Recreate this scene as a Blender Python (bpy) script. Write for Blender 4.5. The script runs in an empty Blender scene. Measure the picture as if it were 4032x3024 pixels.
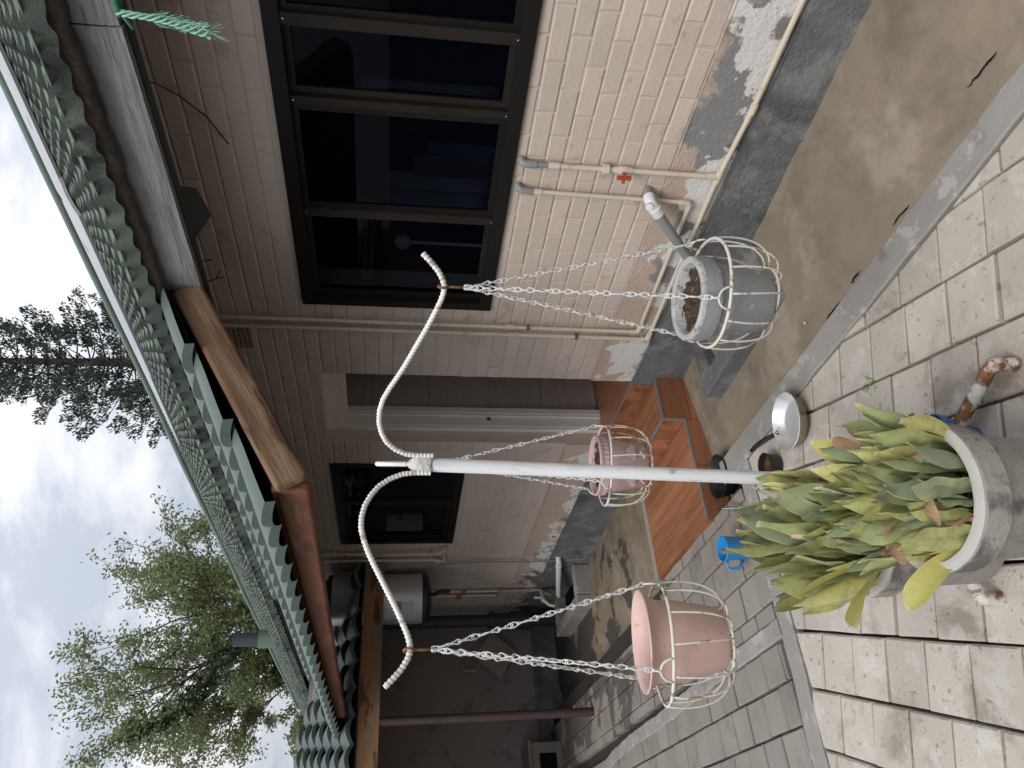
import bpy, math, random
from mathutils import Vector, Matrix, noise as mnoise

# ------------------------------------------------------------------ camera, world, sun, exposure
scn = bpy.context.scene
COL = scn.collection
R_ = math.radians
CAMZ = 1.65
cam = bpy.data.cameras.new('camera'); cam.sensor_width = 36.0; cam.lens = 26.0
cam.clip_start = 0.05; cam.clip_end = 2000.0
camo = bpy.data.objects.new('camera', cam); COL.objects.link(camo)
# the phone was held upright and the file lies on its side: image right = world down
camo.matrix_world = Matrix(((-0.0659, 0.82184, -0.56589, 0.0), (-0.13408, -0.56927, -0.81114, 0.0),
                            (-0.98878, 0.02242, 0.14771, CAMZ), (0, 0, 0, 1)))
scn.camera = camo

SUN_EL, SUN_AZ = R_(50), R_(212)          # azimuth counter-clockwise from +X of the place the light comes from
world = bpy.data.worlds.new('World'); scn.world = world; world.use_nodes = True
nt = world.node_tree; nt.nodes.clear()
out = nt.nodes.new('ShaderNodeOutputWorld'); bg = nt.nodes.new('ShaderNodeBackground')
sky = nt.nodes.new('ShaderNodeTexSky'); sky.sky_type = 'NISHITA'; sky.sun_disc = False
sky.sun_elevation = SUN_EL; sky.sun_rotation = R_(90) - SUN_AZ; sky.altitude = 900; sky.dust_density = 2.0
tc = nt.nodes.new('ShaderNodeTexCoord'); mp = nt.nodes.new('ShaderNodeMapping'); mp.inputs['Scale'].default_value = (1.0, 1.6, 3.4)
n1 = nt.nodes.new('ShaderNodeTexNoise'); n1.inputs['Scale'].default_value = 2.1; n1.inputs['Detail'].default_value = 7; n1.inputs['Roughness'].default_value = .58; n1.inputs['Distortion'].default_value = .35
r1 = nt.nodes.new('ShaderNodeValToRGB'); r1.color_ramp.elements[0].position = .45; r1.color_ramp.elements[1].position = .60
r1.color_ramp.elements[0].color = (.56, .56, .56, 1); r1.color_ramp.elements[1].color = (1, 1, 1, 1)
r2 = nt.nodes.new('ShaderNodeValToRGB')
r2.color_ramp.elements[0].position = .40; r2.color_ramp.elements[0].color = (10.8, 11.3, 12.3, 1)
r2.color_ramp.elements[1].position = .72; r2.color_ramp.elements[1].color = (12.0, 12.0, 12.3, 1)
mx = nt.nodes.new('ShaderNodeMix'); mx.data_type = 'RGBA'
L = nt.links
L.new(tc.outputs['Generated'], mp.inputs['Vector']); L.new(mp.outputs['Vector'], n1.inputs['Vector'])
L.new(n1.outputs['Fac'], r1.inputs['Fac']); L.new(n1.outputs['Fac'], r2.inputs['Fac'])
L.new(r1.outputs['Color'], mx.inputs[0]); L.new(sky.outputs['Color'], mx.inputs[6]); L.new(r2.outputs['Color'], mx.inputs[7])
# overcast luminance: brighter towards the zenith (1 + 2 sin e) / 3
sxyz = nt.nodes.new('ShaderNodeSeparateXYZ'); L.new(tc.outputs['Generated'], sxyz.inputs[0])
el = nt.nodes.new('ShaderNodeMapRange'); el.inputs[1].default_value = 0.0; el.inputs[2].default_value = 1.0; el.inputs[3].default_value = .33; el.inputs[4].default_value = 1.02; L.new(sxyz.outputs['Z'], el.inputs[0])
vm = nt.nodes.new('ShaderNodeVectorMath'); vm.operation = 'SCALE'; L.new(mx.outputs[2], vm.inputs[0]); L.new(el.outputs[0], vm.inputs['Scale'])
L.new(vm.outputs[0], bg.inputs['Color']); bg.inputs['Strength'].default_value = 0.1
L.new(bg.outputs['Background'], out.inputs['Surface'])

sun = bpy.data.lights.new('sun', 'SUN'); sun.energy = 1.25; sun.angle = R_(28); sun.color = (1.0, .96, .9)
suno = bpy.data.objects.new('sun', sun); COL.objects.link(suno)
sd = Vector((math.cos(SUN_EL) * math.cos(SUN_AZ), math.cos(SUN_EL) * math.sin(SUN_AZ), math.sin(SUN_EL)))
suno.rotation_euler = sd.to_track_quat('Z', 'Y').to_euler()
scn.view_settings.view_transform = 'Standard'; scn.view_settings.look = 'None'
scn.view_settings.exposure = 0.68; scn.view_settings.gamma = 1.0; scn.view_settings.use_curve_mapping = False
scn.cycles.use_denoising = True
scn.cycles.max_bounces = 6; scn.cycles.diffuse_bounces = 4

# ------------------------------------------------------------------ helpers
RNG = random.Random(7)
def rnd(a, b): return RNG.uniform(a, b)

class MB:
    """collects faces, builds ONE mesh object"""
    def __init__(s): s.v = []; s.f = []; s.uv = None
    def add(s, vs, fs):
        o = len(s.v); s.v += [tuple(p) for p in vs]; s.f += [tuple(i + o for i in f) for f in fs]; return s
    def box(s, a, b):
        x0, y0, z0 = a; x1, y1, z1 = b
        return s.add([(x0, y0, z0), (x1, y0, z0), (x1, y1, z0), (x0, y1, z0), (x0, y0, z1), (x1, y0, z1), (x1, y1, z1), (x0, y1, z1)],
                     [(0, 3, 2, 1), (4, 5, 6, 7), (0, 1, 5, 4), (1, 2, 6, 5), (2, 3, 7, 6), (3, 0, 4, 7)])
    def bar(s, p, q, w, h, up=(0, 0, 1)):
        """box beam from p to q, width w sideways and h along up, centred"""
        p = Vector(p); q = Vector(q); d = (q - p).normalized(); up = Vector(up)
        sd_ = d.cross(up).normalized(); u = sd_.cross(d).normalized()
        vs = []
        for c in (p, q):
            for a, b in ((-1, -1), (1, -1), (1, 1), (-1, 1)): vs.append(c + sd_ * (a * w / 2) + u * (b * h / 2))
        return s.add(vs, [(0, 1, 2, 3), (7, 6, 5, 4), (0, 4, 5, 1), (1, 5, 6, 2), (2, 6, 7, 3), (3, 7, 4, 0)])
    def tube(s, path, r, n=8, cap=True, closed=False):
        P = [Vector(p) for p in path]; m = len(P)
        rr = r if isinstance(r, (list, tuple)) else [r] * m
        tang = []
        for i in range(m):
            if closed: t = P[(i + 1) % m] - P[i - 1]
            else: t = P[min(i + 1, m - 1)] - P[max(i - 1, 0)]
            tang.append(t.normalized())
        ref = Vector((0, 0, 1)) if abs(tang[0].z) < .9 else Vector((1, 0, 0))
        u = tang[0].cross(ref).normalized(); vs = []
        for i in range(m):
            t = tang[i]; u = (u - t * u.dot(t)).normalized(); w = t.cross(u)
            for k in range(n):
                a = 2 * math.pi * k / n
                vs.append(P[i] + (u * math.cos(a) + w * math.sin(a)) * rr[i])
        fs = []
        for i in range(m if closed else m - 1):
            a = i * n; b = ((i + 1) % m) * n
            for k in range(n): fs.append((a + k, a + (k + 1) % n, b + (k + 1) % n, b + k))
        if cap and not closed:
            fs.append(tuple(range(n - 1, -1, -1))); fs.append(tuple((m - 1) * n + k for k in range(n)))
        return s.add(vs, fs)
    def lathe(s, prof, c=(0, 0, 0), n=32, warp=None):
        cx, cy, cz = c; m = len(prof); vs = []
        for (r, z) in prof:
            for k in range(n):
                a = 2 * math.pi * k / n
                rr = r if warp is None else warp(r, z, a)
                vs.append((cx + rr * math.cos(a), cy + rr * math.sin(a), cz + z))
        fs = [(i * n + k, i * n + (k + 1) % n, (i + 1) * n + (k + 1) % n, (i + 1) * n + k) for i in range(m - 1) for k in range(n)]
        return s.add(vs, fs)
    def prism(s, poly, z0, z1, ch=.004, jig=0.0):
        """chamfered block over a convex polygon"""
        n = len(poly); c = Vector((sum(p[0] for p in poly) / n, sum(p[1] for p in poly) / n))
        def ring(k, z): return [((p[0] - c.x) * k + c.x, (p[1] - c.y) * k + c.y, z) for p in poly]
        rad = max((Vector(p) - c).length for p in poly); k = max(.6, 1 - 1.4 * ch / rad)
        vs = ring(1, z0) + ring(1, z1 - ch) + ring(k, z1)
        fs = []
        for a in (0, n):
            for i in range(n): fs.append((a + i, a + (i + 1) % n, a + n + (i + 1) % n, a + n + i))
        fs.append(tuple(range(2 * n, 3 * n)))
        return s.add(vs, fs)
    def grid(s, fn, nu, nv, flip=False):
        vs = [fn(i / nu, j / nv) for j in range(nv + 1) for i in range(nu + 1)]
        fs = []
        for j in range(nv):
            for i in range(nu):
                a = j * (nu + 1) + i; q = (a, a + 1, a + nu + 2, a + nu + 1)
                fs.append(q[::-1] if flip else q)
        return s.add(vs, fs)
    def mesh(s, name):
        me = bpy.data.meshes.new(name); me.from_pydata(s.v, [], s.f); me.update(); return me
    def build(s, name, mat, parent=None, smooth=False, ang=None):
        o = mkobj(name, s.mesh(name), mat, parent)
        if smooth:
            o.data.polygons.foreach_set('use_smooth', [True] * len(o.data.polygons))
            if ang is not None: o.data.set_sharp_from_angle(angle=R_(ang))
        return o

def mkobj(name, me, mat, parent=None):
    if mat is not None and not me.materials: me.materials.append(mat)
    o = bpy.data.objects.new(name, me); COL.objects.link(o)
    if parent is not None: o.parent = parent
    return o
def tag(o, label=None, cat=None, group=None, kind=None):
    if label: o['label'] = label
    if cat: o['category'] = cat
    if group: o['group'] = group
    if kind: o['kind'] = kind
    return o
def thing(name, label, cat, loc=(0, 0, 0), group=None):
    o = bpy.data.objects.new(name, None); COL.objects.link(o); o.location = loc; o.empty_display_size = .1
    return tag(o, label, cat, group)
def child_at(o, root):
    """parent o to root keeping world coordinates that were baked in its mesh"""
    o.parent = root; o.matrix_parent_inverse = Matrix.Translation(root.location).inverted(); return o

# ------------------------------------------------------------------ materials
def mk(name, c1, c2=None, scale=6.0, rough=.8, bump=0.0, bscale=60.0, bdet=4, rnd_=0.0, stains=(), metal=0.0, spec=.4,
       stretch=(1, 1, 1), rgh_var=0.0, coat=0.0, rot=(0, 0, 0)):
    """c1/c2 mixed by noise; stains = (colour, scale, lo, hi, amount[, gate]) with gate = (axis, a, b): mask fades in from a to b along a world axis"""
    m = bpy.data.materials.new(name); m.use_nodes = True; t = m.node_tree; N = t.nodes; K = t.links
    b = N['Principled BSDF']; b.inputs['Roughness'].default_value = rough; b.inputs['Metallic'].default_value = metal
    b.inputs['Specular IOR Level'].default_value = spec
    if coat: b.inputs['Coat Weight'].default_value = coat
    geo = N.new('ShaderNodeNewGeometry'); mp = N.new('ShaderNodeMapping'); mp.inputs['Scale'].default_value = stretch; mp.inputs['Rotation'].default_value = rot; mp.vector_type = 'TEXTURE' if any(rot) else 'POINT'
    if any(rot): mp.inputs['Scale'].default_value = tuple(1 / v for v in stretch)
    K.new(geo.outputs['Position'], mp.inputs['Vector'])
    def nz(sc, det=5, dist=0.0, off=0.0, src=None):
        n = N.new('ShaderNodeTexNoise'); n.noise_dimensions = '4D'; n.inputs['Scale'].default_value = sc; n.inputs['Detail'].default_value = det
        n.inputs['Distortion'].default_value = dist; n.inputs['W'].default_value = off; n.inputs['Roughness'].default_value = .6
        K.new((src or mp).outputs[0], n.inputs['Vector']); return n
    def mixc(f, a, bb):
        x = N.new('ShaderNodeMix'); x.data_type = 'RGBA'
        for i, val in ((0, f), (6, a), (7, bb)):
            if hasattr(val, 'is_output'): K.new(val, x.inputs[i])
            elif i == 0: x.inputs[0].default_value = val
            else: x.inputs[i].default_value = (*val, 1)
        return x.outputs[2]
    c2 = c2 or tuple(v * .75 for v in c1)
    n = nz(scale)
    rp = N.new('ShaderNodeMapRange'); rp.inputs[1].default_value = .32; rp.inputs[2].default_value = .68; K.new(n.outputs['Fac'], rp.inputs[0])
    cur = mixc(rp.outputs[0], c1, c2)
    for i, st in enumerate(stains):
        colr, sc, lo, hi, amt = st[:5]; lo = .5 + (lo - .5) * .58; hi = .5 + (hi - .5) * .58
        sn = nz(sc, 7, .3, 3.7 * (i + 1) + len(name))
        val = sn.outputs['Fac']
        gates = st[5] if len(st) > 5 else ()
        for (ax, a, bb) in gates:
            sp = N.new('ShaderNodeSeparateXYZ'); K.new(geo.outputs['Position'], sp.inputs[0])
            g = N.new('ShaderNodeMapRange'); g.inputs[1].default_value = a; g.inputs[2].default_value = bb; K.new(sp.outputs[ax], g.inputs[0])
            ad = N.new('ShaderNodeMath'); ad.operation = 'ADD'; ad.inputs[1].default_value = -1.0; K.new(g.outputs[0], ad.inputs[0])
            m2 = N.new('ShaderNodeMath'); m2.operation = 'MULTIPLY_ADD'; m2.inputs[1].default_value = .22
            K.new(ad.outputs[0], m2.inputs[0]); K.new(val, m2.inputs[2]); val = m2.outputs[0]
        rr = N.new('ShaderNodeMapRange'); rr.inputs[1].default_value = lo; rr.inputs[2].default_value = hi; rr.inputs[4].default_value = amt
        K.new(val, rr.inputs[0]); cur = mixc(rr.outputs[0], cur, colr)
    if rnd_:
        oi = N.new('ShaderNodeObjectInfo'); hs = N.new('ShaderNodeHueSaturation')
        mr = N.new('ShaderNodeMapRange'); mr.inputs[3].default_value = 1 - rnd_; mr.inputs[4].default_value = 1 + rnd_
        K.new(oi.outputs['Random'], mr.inputs[0]); K.new(mr.outputs[0], hs.inputs['Value']); K.new(cur, hs.inputs['Color']); cur = hs.outputs['Color']
    K.new(cur, b.inputs['Base Color'])
    if rgh_var:
        rv = N.new('ShaderNodeMapRange'); rv.inputs[3].default_value = max(0.02, rough - rgh_var); rv.inputs[4].default_value = min(1, rough + rgh_var)
        K.new(n.outputs['Fac'], rv.inputs[0]); K.new(rv.outputs[0], b.inputs['Roughness'])
    if bump:
        bn = nz(bscale, bdet, 0, 1.3); bp = N.new('ShaderNodeBump'); bp.inputs['Strength'].default_value = min(1, bump); bp.inputs['Distance'].default_value = .01 * max(1, bump)
        K.new(bn.outputs['Fac'], bp.inputs['Height']); K.new(bp.outputs['Normal'], b.inputs['Normal'])
    return m

PINK = (.565, .48, .412)
M = {}
M['brick'] = mk('painted_brick', PINK, (.53, .447, .382), 3.0, .75, .35, 45, rnd_=.05,
                stains=[((.20, .145, .11), 5, .60, .72, .55, [('Z', 1.0, .5), ('Y', 3.0, 3.9)]), ((.30, .22, .16), 9, .66, .74, .35)])
M['mortar'] = mk('painted_mortar', (.555, .47, .402), (.51, .428, .362), 5, .8, .4, 70)
M['render'] = mk('peeling_render', (.52, .405, .335), (.45, .35, .285), 5, .85, .9, 55,
                 stains=[((.235, .235, .23), 2.6, .30, .36, 1.0, [('Z', .56, .36), ('Y', 3.2, 1.6)]),
                         ((.66, .64, .61), 4.2, .44, .47, 1.0, [('Z', .58, .30)]),
                         ((.12, .10, .08), 6, .62, .70, .8, [('Z', .5, .3)]), ((.075, .068, .062), 4.5, .40, .56, .85, [('Z', .50, .27), ('Y', 4.7, 6.2)])])
M['plinth'] = mk('dark_plinth', (.165, .166, .168), (.105, .107, .112), 4.5, .8, 1.0, 48, 3,
                 stains=[((.245, .24, .225), 5.5, .52, .66, .6), ((.05, .05, .053), 3, .58, .70, .6)])
M['apron'] = mk('stained_concrete', (.255, .207, .150), (.185, .151, .110), 2.6, .85, .35, 90,
                stains=[((.33, .285, .225), 4, .54, .70, .5), ((.115, .095, .074), 3.3, .54, .76, .65), ((.17, .14, .108), 9, .50, .80, .5),
                        ((.055, .048, .042), 2.0, .46, .50, .92, [('Y', 4.6, 6.2)]), ((.09, .08, .068), 14, .66, .86, .35)])
M['kerb'] = mk('kerb_concrete', (.30, .285, .265), (.24, .225, .205), 5, .85, .3, 80,
               stains=[((.42, .40, .37), 11, .62, .68, .6), ((.13, .12, .11), 5, .66, .76, .5)])
M['paver'] = mk('paver_concrete', (.475, .432, .374), (.40, .36, .308), 4, .85, .4, 90, rnd_=.09,
                stains=[((.225, .19, .15), 5, .56, .76, .75), ((.56, .54, .51), 9, .60, .70, .4), ((.12, .10, .085), 38, .69, .74, .5)])
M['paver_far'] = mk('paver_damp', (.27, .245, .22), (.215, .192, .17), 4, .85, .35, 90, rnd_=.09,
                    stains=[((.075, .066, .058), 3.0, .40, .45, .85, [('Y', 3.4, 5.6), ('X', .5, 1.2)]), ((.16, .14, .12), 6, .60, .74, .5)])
M['bed'] = mk('joint_sand', (.045, .04, .036), (.03, .027, .025), 9, .95, .5, 90)
M['soilground'] = mk('bare_ground', (.17, .145, .115), (.12, .10, .08), .6, .95, .3, 20)
M['aluminium_dark'] = mk('dark_window_frame', (.011, .0095, .0085), (.014, .012, .0105), 3, .5, 0, spec=.18)
M['aluminium_brown'] = mk('brown_sash', (.026, .020, .016), (.019, .015, .012), 3, .5, 0, spec=.18)
M['white_frame'] = mk('white_gloss', (.74, .71, .66), (.66, .63, .58), 4, .5, .1, 40, stains=[((.16, .14, .12), 9, .66, .74, .6, [('Z', .8, .2)])])
M['tile_grey'] = mk('grey_wood_tile', (.50, .44, .395), (.39, .34, .305), 3, .35, .05, 60, stretch=(1, 1, 9), rnd_=.06)
M['pvc'] = mk('cream_pvc', (.62, .55, .44), (.56, .49, .385), 8, .42, 0, stains=[((.33, .22, .12), 22, .66, .74, .45)])
M['pvc_grey'] = mk('grey_pvc', (.26, .265, .26), (.21, .215, .21), 8, .45, 0)
M['pvc_white'] = mk('white_pvc', (.72, .73, .73), (.66, .67, .67), 8, .38, 0)
M['pvc_old'] = mk('old_pvc', (.36, .32, .27), (.27, .24, .20), 8, .6, 0)
M['red'] = mk('red_handle', (.42, .075, .04), (.36, .06, .03), 9, .4, 0)
M['metal_clip'] = mk('zinc_clip', (.25, .25, .24), (.18, .18, .17), 9, .4, 0, metal=.8)
M['green_tile'] = mk('stone_coated_tile', (.132, .162, .130), (.074, .092, .076), 4, .9, .45, 220, 2, stretch=(1, 1, 1),
                     stains=[((.024, .027, .025), 5, .52, .66, .8), ((.19, .225, .18), 8, .58, .70, .55)])
M['green_sheet'] = mk('smooth_green_sheet', (.082, .110, .092), (.072, .098, .082), 9, .5, .15, 160, 2, stretch=(1, .2, 1))
M['green_dark'] = mk('dark_green_sheet', (.062, .080, .074), (.050, .066, .060), 7, .55, .1, 160, 2)
M['green_trim'] = mk('green_trim', (.11, .155, .12), (.095, .135, .105), 4, .5, 0)
M['green_board'] = mk('green_board', (.035, .045, .04), (.028, .036, .032), 5, .7, 0)
M['eave_mortar'] = mk('eave_mortar', (.105, .085, .066), (.055, .046, .038), 18, .95, 1.0, 70, stains=[((.20, .13, .07), 9, .70, .78, .6)])
M['white_sheet'] = mk('white_sheet', (.36, .36, .375), (.30, .30, .315), 2, .45, 0)
M['fascia'] = mk('weathered_grey_paint', (.205, .20, .205), (.14, .137, .143), 3, .7, 1.6, 18, 7, stretch=(1, .25, 2.2), stains=[((.055, .05, .05), 11, .66, .70, .7), ((.30, .29, .29), 4, .58, .68, .5)])
M['timber'] = mk('varnished_timber', (.205, .118, .066), (.135, .074, .040), 5, .75, .35, 30, rot=(0, R_(-29.7), 0), stretch=(.35, 2, 3.2), stains=[((.10, .048, .025), 2.2, .48, .66, .8), ((.30, .20, .125), 3, .54, .70, .7), ((.04, .02, .012), 7, .62, .70, .8)])
M['timber_red'] = mk('red_timber', (.185, .070, .036), (.13, .046, .025), 4, .7, .3, 40, stretch=(3, .5, 3), stains=[((.05, .02, .012), 3, .60, .70, .7), ((.29, .12, .055), 5, .58, .70, .5)])
M['timber_peel'] = mk('peeling_timber', (.33, .17, .075), (.24, .115, .05), 4, .55, .25, 40, stretch=(.6, 3, 3), stains=[((.17, .145, .125), 2.3, .50, .54, .9), ((.05, .025, .015), 4, .58, .64, .8)])
M['woodtile'] = mk('wood_look_tile', (.35, .150, .075), (.24, .092, .043), 5, .38, .05, 60, stretch=(1, 1, 1), rnd_=.13, stains=[((.10, .036, .020), 10, .60, .70, .55)])
M['woodtile_x'] = mk('wood_look_tile_x', (.34, .145, .074), (.23, .088, .042), 7, .38, .05, 60, stretch=(.35, 4, 4), rnd_=.15, stains=[((.14, .052, .028), 8, .56, .80, .5)])
M['woodtile_y'] = mk('wood_look_tile_y', (.36, .158, .08), (.24, .094, .045), 7, .38, .05, 60, stretch=(4, .35, 4), rnd_=.15, stains=[((.14, .052, .028), 8, .56, .80, .5)])
M['grout'] = mk('grout', (.14, .10, .08), (.10, .075, .06), 8, .9, 0)
M['trim'] = mk('step_trim', (.27, .27, .275), (.22, .22, .225), 6, .4, 0, metal=.3)
M['white_paint'] = mk('white_pole_paint', (.80, .81, .81), (.73, .745, .76), 14, .42, .12, 90, stretch=(1, 1, .25), stains=[((.52, .56, .63), 15, .56, .68, .6), ((.26, .26, .29), 34, .72, .78, .7)])
M['rebar'] = mk('white_rebar_paint', (.76, .75, .72), (.68, .66, .62), 20, .5, .2, 120, stains=[((.34, .17, .09), 16, .66, .73, .7)])
M['weld'] = mk('painted_weld', (.70, .69, .66), (.60, .58, .54), 40, .5, .9, 120, stains=[((.33, .15, .06), 30, .64, .74, .6)])
M['wire'] = mk('rusty_white_wire', (.66, .635, .57), (.58, .54, .46), 25, .5, .3, 150, stains=[((.27, .13, .05), 20, .60, .67, .8)])
M['chain'] = mk('white_chain', (.68, .68, .66), (.56, .56, .54), 40, .4, .15, 150, stains=[((.22, .15, .10), 30, .66, .72, .7)])
M['rust'] = mk('rusted_steel', (.62, .59, .55), (.50, .45, .40), 20, .6, .4, 120, stains=[((.22, .085, .03), 13, .44, .52, .95), ((.09, .045, .025), 26, .58, .66, .7)])
M['rusthook'] = mk('rusty_hook', (.26, .14, .07), (.14, .075, .04), 40, .7, .3, 120)
M['pot_concrete'] = mk('grey_concrete_pot', (.30, .31, .312), (.25, .258, .262), 6, .75, .3, 60, stains=[((.47, .45, .40), 20, .68, .71, .8)])
M['pot_rim'] = mk('pot_rim', (.46, .455, .44), (.33, .33, .32), 22, .8, .8, 80, stains=[((.16, .15, .13), 30, .60, .68, .7)])
M['pot_pink'] = mk('pink_plastic', (.58, .395, .345), (.545, .365, .315), 3, .5, 0, stains=[((.66, .52, .47), 7, .58, .72, .4), ((.30, .22, .18), 24, .70, .78, .5)])
M['pot_mauve'] = mk('mauve_plastic', (.50, .36, .35), (.47, .335, .325), 3, .42, 0)
M['soil'] = mk('dry_soil', (.095, .062, .04), (.045, .032, .024), 60, .95, 1.0, 140, stains=[((.26, .17, .09), 70, .62, .68, .8)])
M['planter'] = mk('big_planter', (.33, .31, .28), (.265, .25, .225), 6, .85, .5, 70, stains=[((.085, .082, .08), 9, .42, .60, .8, [('Z', .13, .24)]), ((.20, .185, .165), 5, .60, .74, .5), ((.07, .065, .06), 55, .70, .74, .6)])
M['planter_rim'] = mk('planter_rim', (.46, .44, .41), (.39, .37, .345), 9, .85, .4, 80)
M['leaf_dry'] = mk('dry_leaf', (.36, .235, .135), (.21, .125, .07), 26, .8, .6, 60, rnd_=.3)
M['alu_pan'] = mk('aluminium', (.72, .72, .72), (.62, .62, .62), 12, .34, 0, metal=.55, spec=.8)
M['brass_pan'] = mk('pan_outside', (.44, .40, .32), (.36, .32, .25), 9, .35, 0, metal=.85)
M['black_plastic'] = mk('black_plastic', (.012, .012, .013), (.018, .018, .018), 9, .3, 0, spec=.5)
M['tea'] = mk('brown_water', (.11, .045, .012), (.09, .036, .01), 5, .12, 0)
M['blue_jug'] = mk('blue_plastic', (.03, .27, .62), (.028, .25, .58), 3, .35, 0)
M['blue_pot'] = mk('blue_pot', (.06, .15, .36), (.05, .13, .31), 4, .45, 0)
M['clear'] = mk('clear_plastic', (.62, .64, .64), (.56, .58, .58), 5, .2, 0)
M['steel'] = mk('steel_spoon', (.6, .6, .6), (.5, .5, .5), 9, .25, 0, metal=1.0)
M['succulent'] = mk('succulent', (.15, .165, .115), (.10, .12, .08), 30, .7, .2, 60, rnd_=.2)
M['petal'] = mk('dry_flower', (.45, .25, .15), (.35, .2, .12), 30, .8, 0)
M['geyser'] = mk('silver_tank', (.60, .62, .63), (.54, .56, .57), 3, .35, 0, metal=.45)
M['tank_black'] = mk('tank_cap', (.02, .022, .026), (.015, .016, .02), 5, .4, 0)
M['paper'] = mk('label_paper', (.52, .54, .55), (.45, .47, .5), 20, .7, 0)
M['paper_blue'] = mk('label_blue', (.12, .24, .40), (.20, .30, .42), 26, .7, 0)
M['dark_pipe'] = mk('dark_soil_pipe', (.035, .042, .052), (.028, .034, .042), 5, .5, 0)
M['steel_post'] = mk('oxide_post', (.075, .045, .042), (.05, .033, .032), 4, .5, .1, 50, stains=[((.20, .10, .05), 9, .62, .70, .7, [('Z', .4, -.05)])])
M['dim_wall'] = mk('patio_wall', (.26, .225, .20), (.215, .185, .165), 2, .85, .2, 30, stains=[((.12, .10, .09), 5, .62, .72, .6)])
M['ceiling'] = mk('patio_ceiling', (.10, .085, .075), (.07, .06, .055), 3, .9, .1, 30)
M['cabinet'] = mk('old_cabinet', (.23, .20, .17), (.17, .145, .12), 4, .7, .1, 40)
M['rope'] = mk('green_twine', (.19, .46, .34), (.36, .60, .50), 60, .8, 0)
M['rope_dark'] = mk('green_knot', (.03, .13, .06), (.05, .18, .09), 40, .8, 0)
M['twig'] = mk('dry_twig', (.045, .036, .03), (.03, .025, .02), 20, .9, 0)
M['vent'] = mk('vent_grille', (.36, .29, .24), (.30, .24, .20), 9, .8, .2, 60)
M['room'] = mk('room_wall', (.065, .072, .085), (.05, .056, .068), 2, .9, 0)
M['lamp_globe'] = mk('white_globe', (.75, .75, .73), (.7, .7, .68), 3, .4, 0)
M['cloth_red'] = mk('dark_red_cloth', (.12, .04, .04), (.09, .03, .03), 9, .9, 0)
M['cloth_blue'] = mk('blue_cloth', (.04, .075, .10), (.03, .06, .08), 9, .9, 0)
M['cloth_pale'] = mk('pale_cloth', (.20, .20, .205), (.16, .16, .165), 9, .9, 0)
M['dark'] = mk('dark_void', (.008, .008, .009), (.006, .006, .006), 3, .9, 0, spec=.1)
M['bark'] = mk('bark', (.085, .065, .05), (.05, .04, .032), 4, .95, .6, 20)
M['bark_pine'] = mk('pine_bark', (.05, .042, .038), (.035, .03, .028), 4, .95, .5, 20)
M['hedge_core'] = mk('hedge_core', (.02, .028, .014), (.012, .018, .009), 5, .95, 0)
M['weed'] = mk('weed', (.16, .25, .04), (.12, .2, .03), 20, .7, 0)
M['pebble'] = mk('pebble', (.55, .48, .36), (.48, .42, .32), 20, .7, 0)
M['white_mark'] = mk('lime_mark', (.55, .53, .50), (.50, .48, .45), 20, .85, 0)

def leafmat(name, c1, c2, rough=.5, trans=.25, var=.25):
    m = bpy.data.materials.new(name); m.use_nodes = True; t = m.node_tree; N = t.nodes; K = t.links
    b = N['Principled BSDF']; b.inputs['Roughness'].default_value = rough
    geo = N.new('ShaderNodeNewGeometry'); n = N.new('ShaderNodeTexNoise'); n.inputs['Scale'].default_value = .9
    K.new(geo.outputs['Position'], n.inputs['Vector'])
    r = N.new('ShaderNodeMapRange'); r.inputs[1].default_value = .35; r.inputs[2].default_value = .65; K.new(n.outputs['Fac'], r.inputs[0])
    x = N.new('ShaderNodeMix'); x.data_type = 'RGBA'; x.inputs[6].default_value = (*c1, 1); x.inputs[7].default_value = (*c2, 1); K.new(r.outputs[0], x.inputs[0])
    w = N.new('ShaderNodeTexWhiteNoise'); w.noise_dimensions = '1D'; K.new(geo.outputs['Random Per Island'], w.inputs['W'])
    h = N.new('ShaderNodeHueSaturation'); mr = N.new('ShaderNodeMapRange'); mr.inputs[3].default_value = 1 - var; mr.inputs[4].default_value = 1 + var
    K.new(w.outputs['Value'], mr.inputs[0]); K.new(mr.outputs[0], h.inputs['Value']); K.new(x.outputs[2], h.inputs['Color'])
    K.new(h.outputs['Color'], b.inputs['Base Color'])
    tr = N.new('ShaderNodeBsdfTranslucent'); K.new(h.outputs['Color'], tr.inputs['Color'])
    ms = N.new('ShaderNodeMixShader'); ms.inputs[0].default_value = trans
    K.new(b.outputs[0], ms.inputs[1]); K.new(tr.outputs[0], ms.inputs[2]); K.new(ms.outputs[0], N['Material Output'].inputs['Surface'])
    return m
M['foliage'] = leafmat('tree_foliage', (.16, .205, .085), (.225, .27, .12), .45, .5)
M['foliage_pine'] = leafmat('pine_foliage', (.034, .048, .036), (.052, .070, .052), .6, .15)
M['foliage_bright'] = leafmat('bright_foliage', (.13, .20, .02), (.19, .27, .04), .5, .35)
M['foliage_vine'] = leafmat('vine_foliage', (.022, .042, .016), (.03, .055, .02), .4, .2)
M['foliage_hedge'] = leafmat('hedge_foliage', (.03, .05, .02), (.045, .07, .028), .5, .15)

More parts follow.
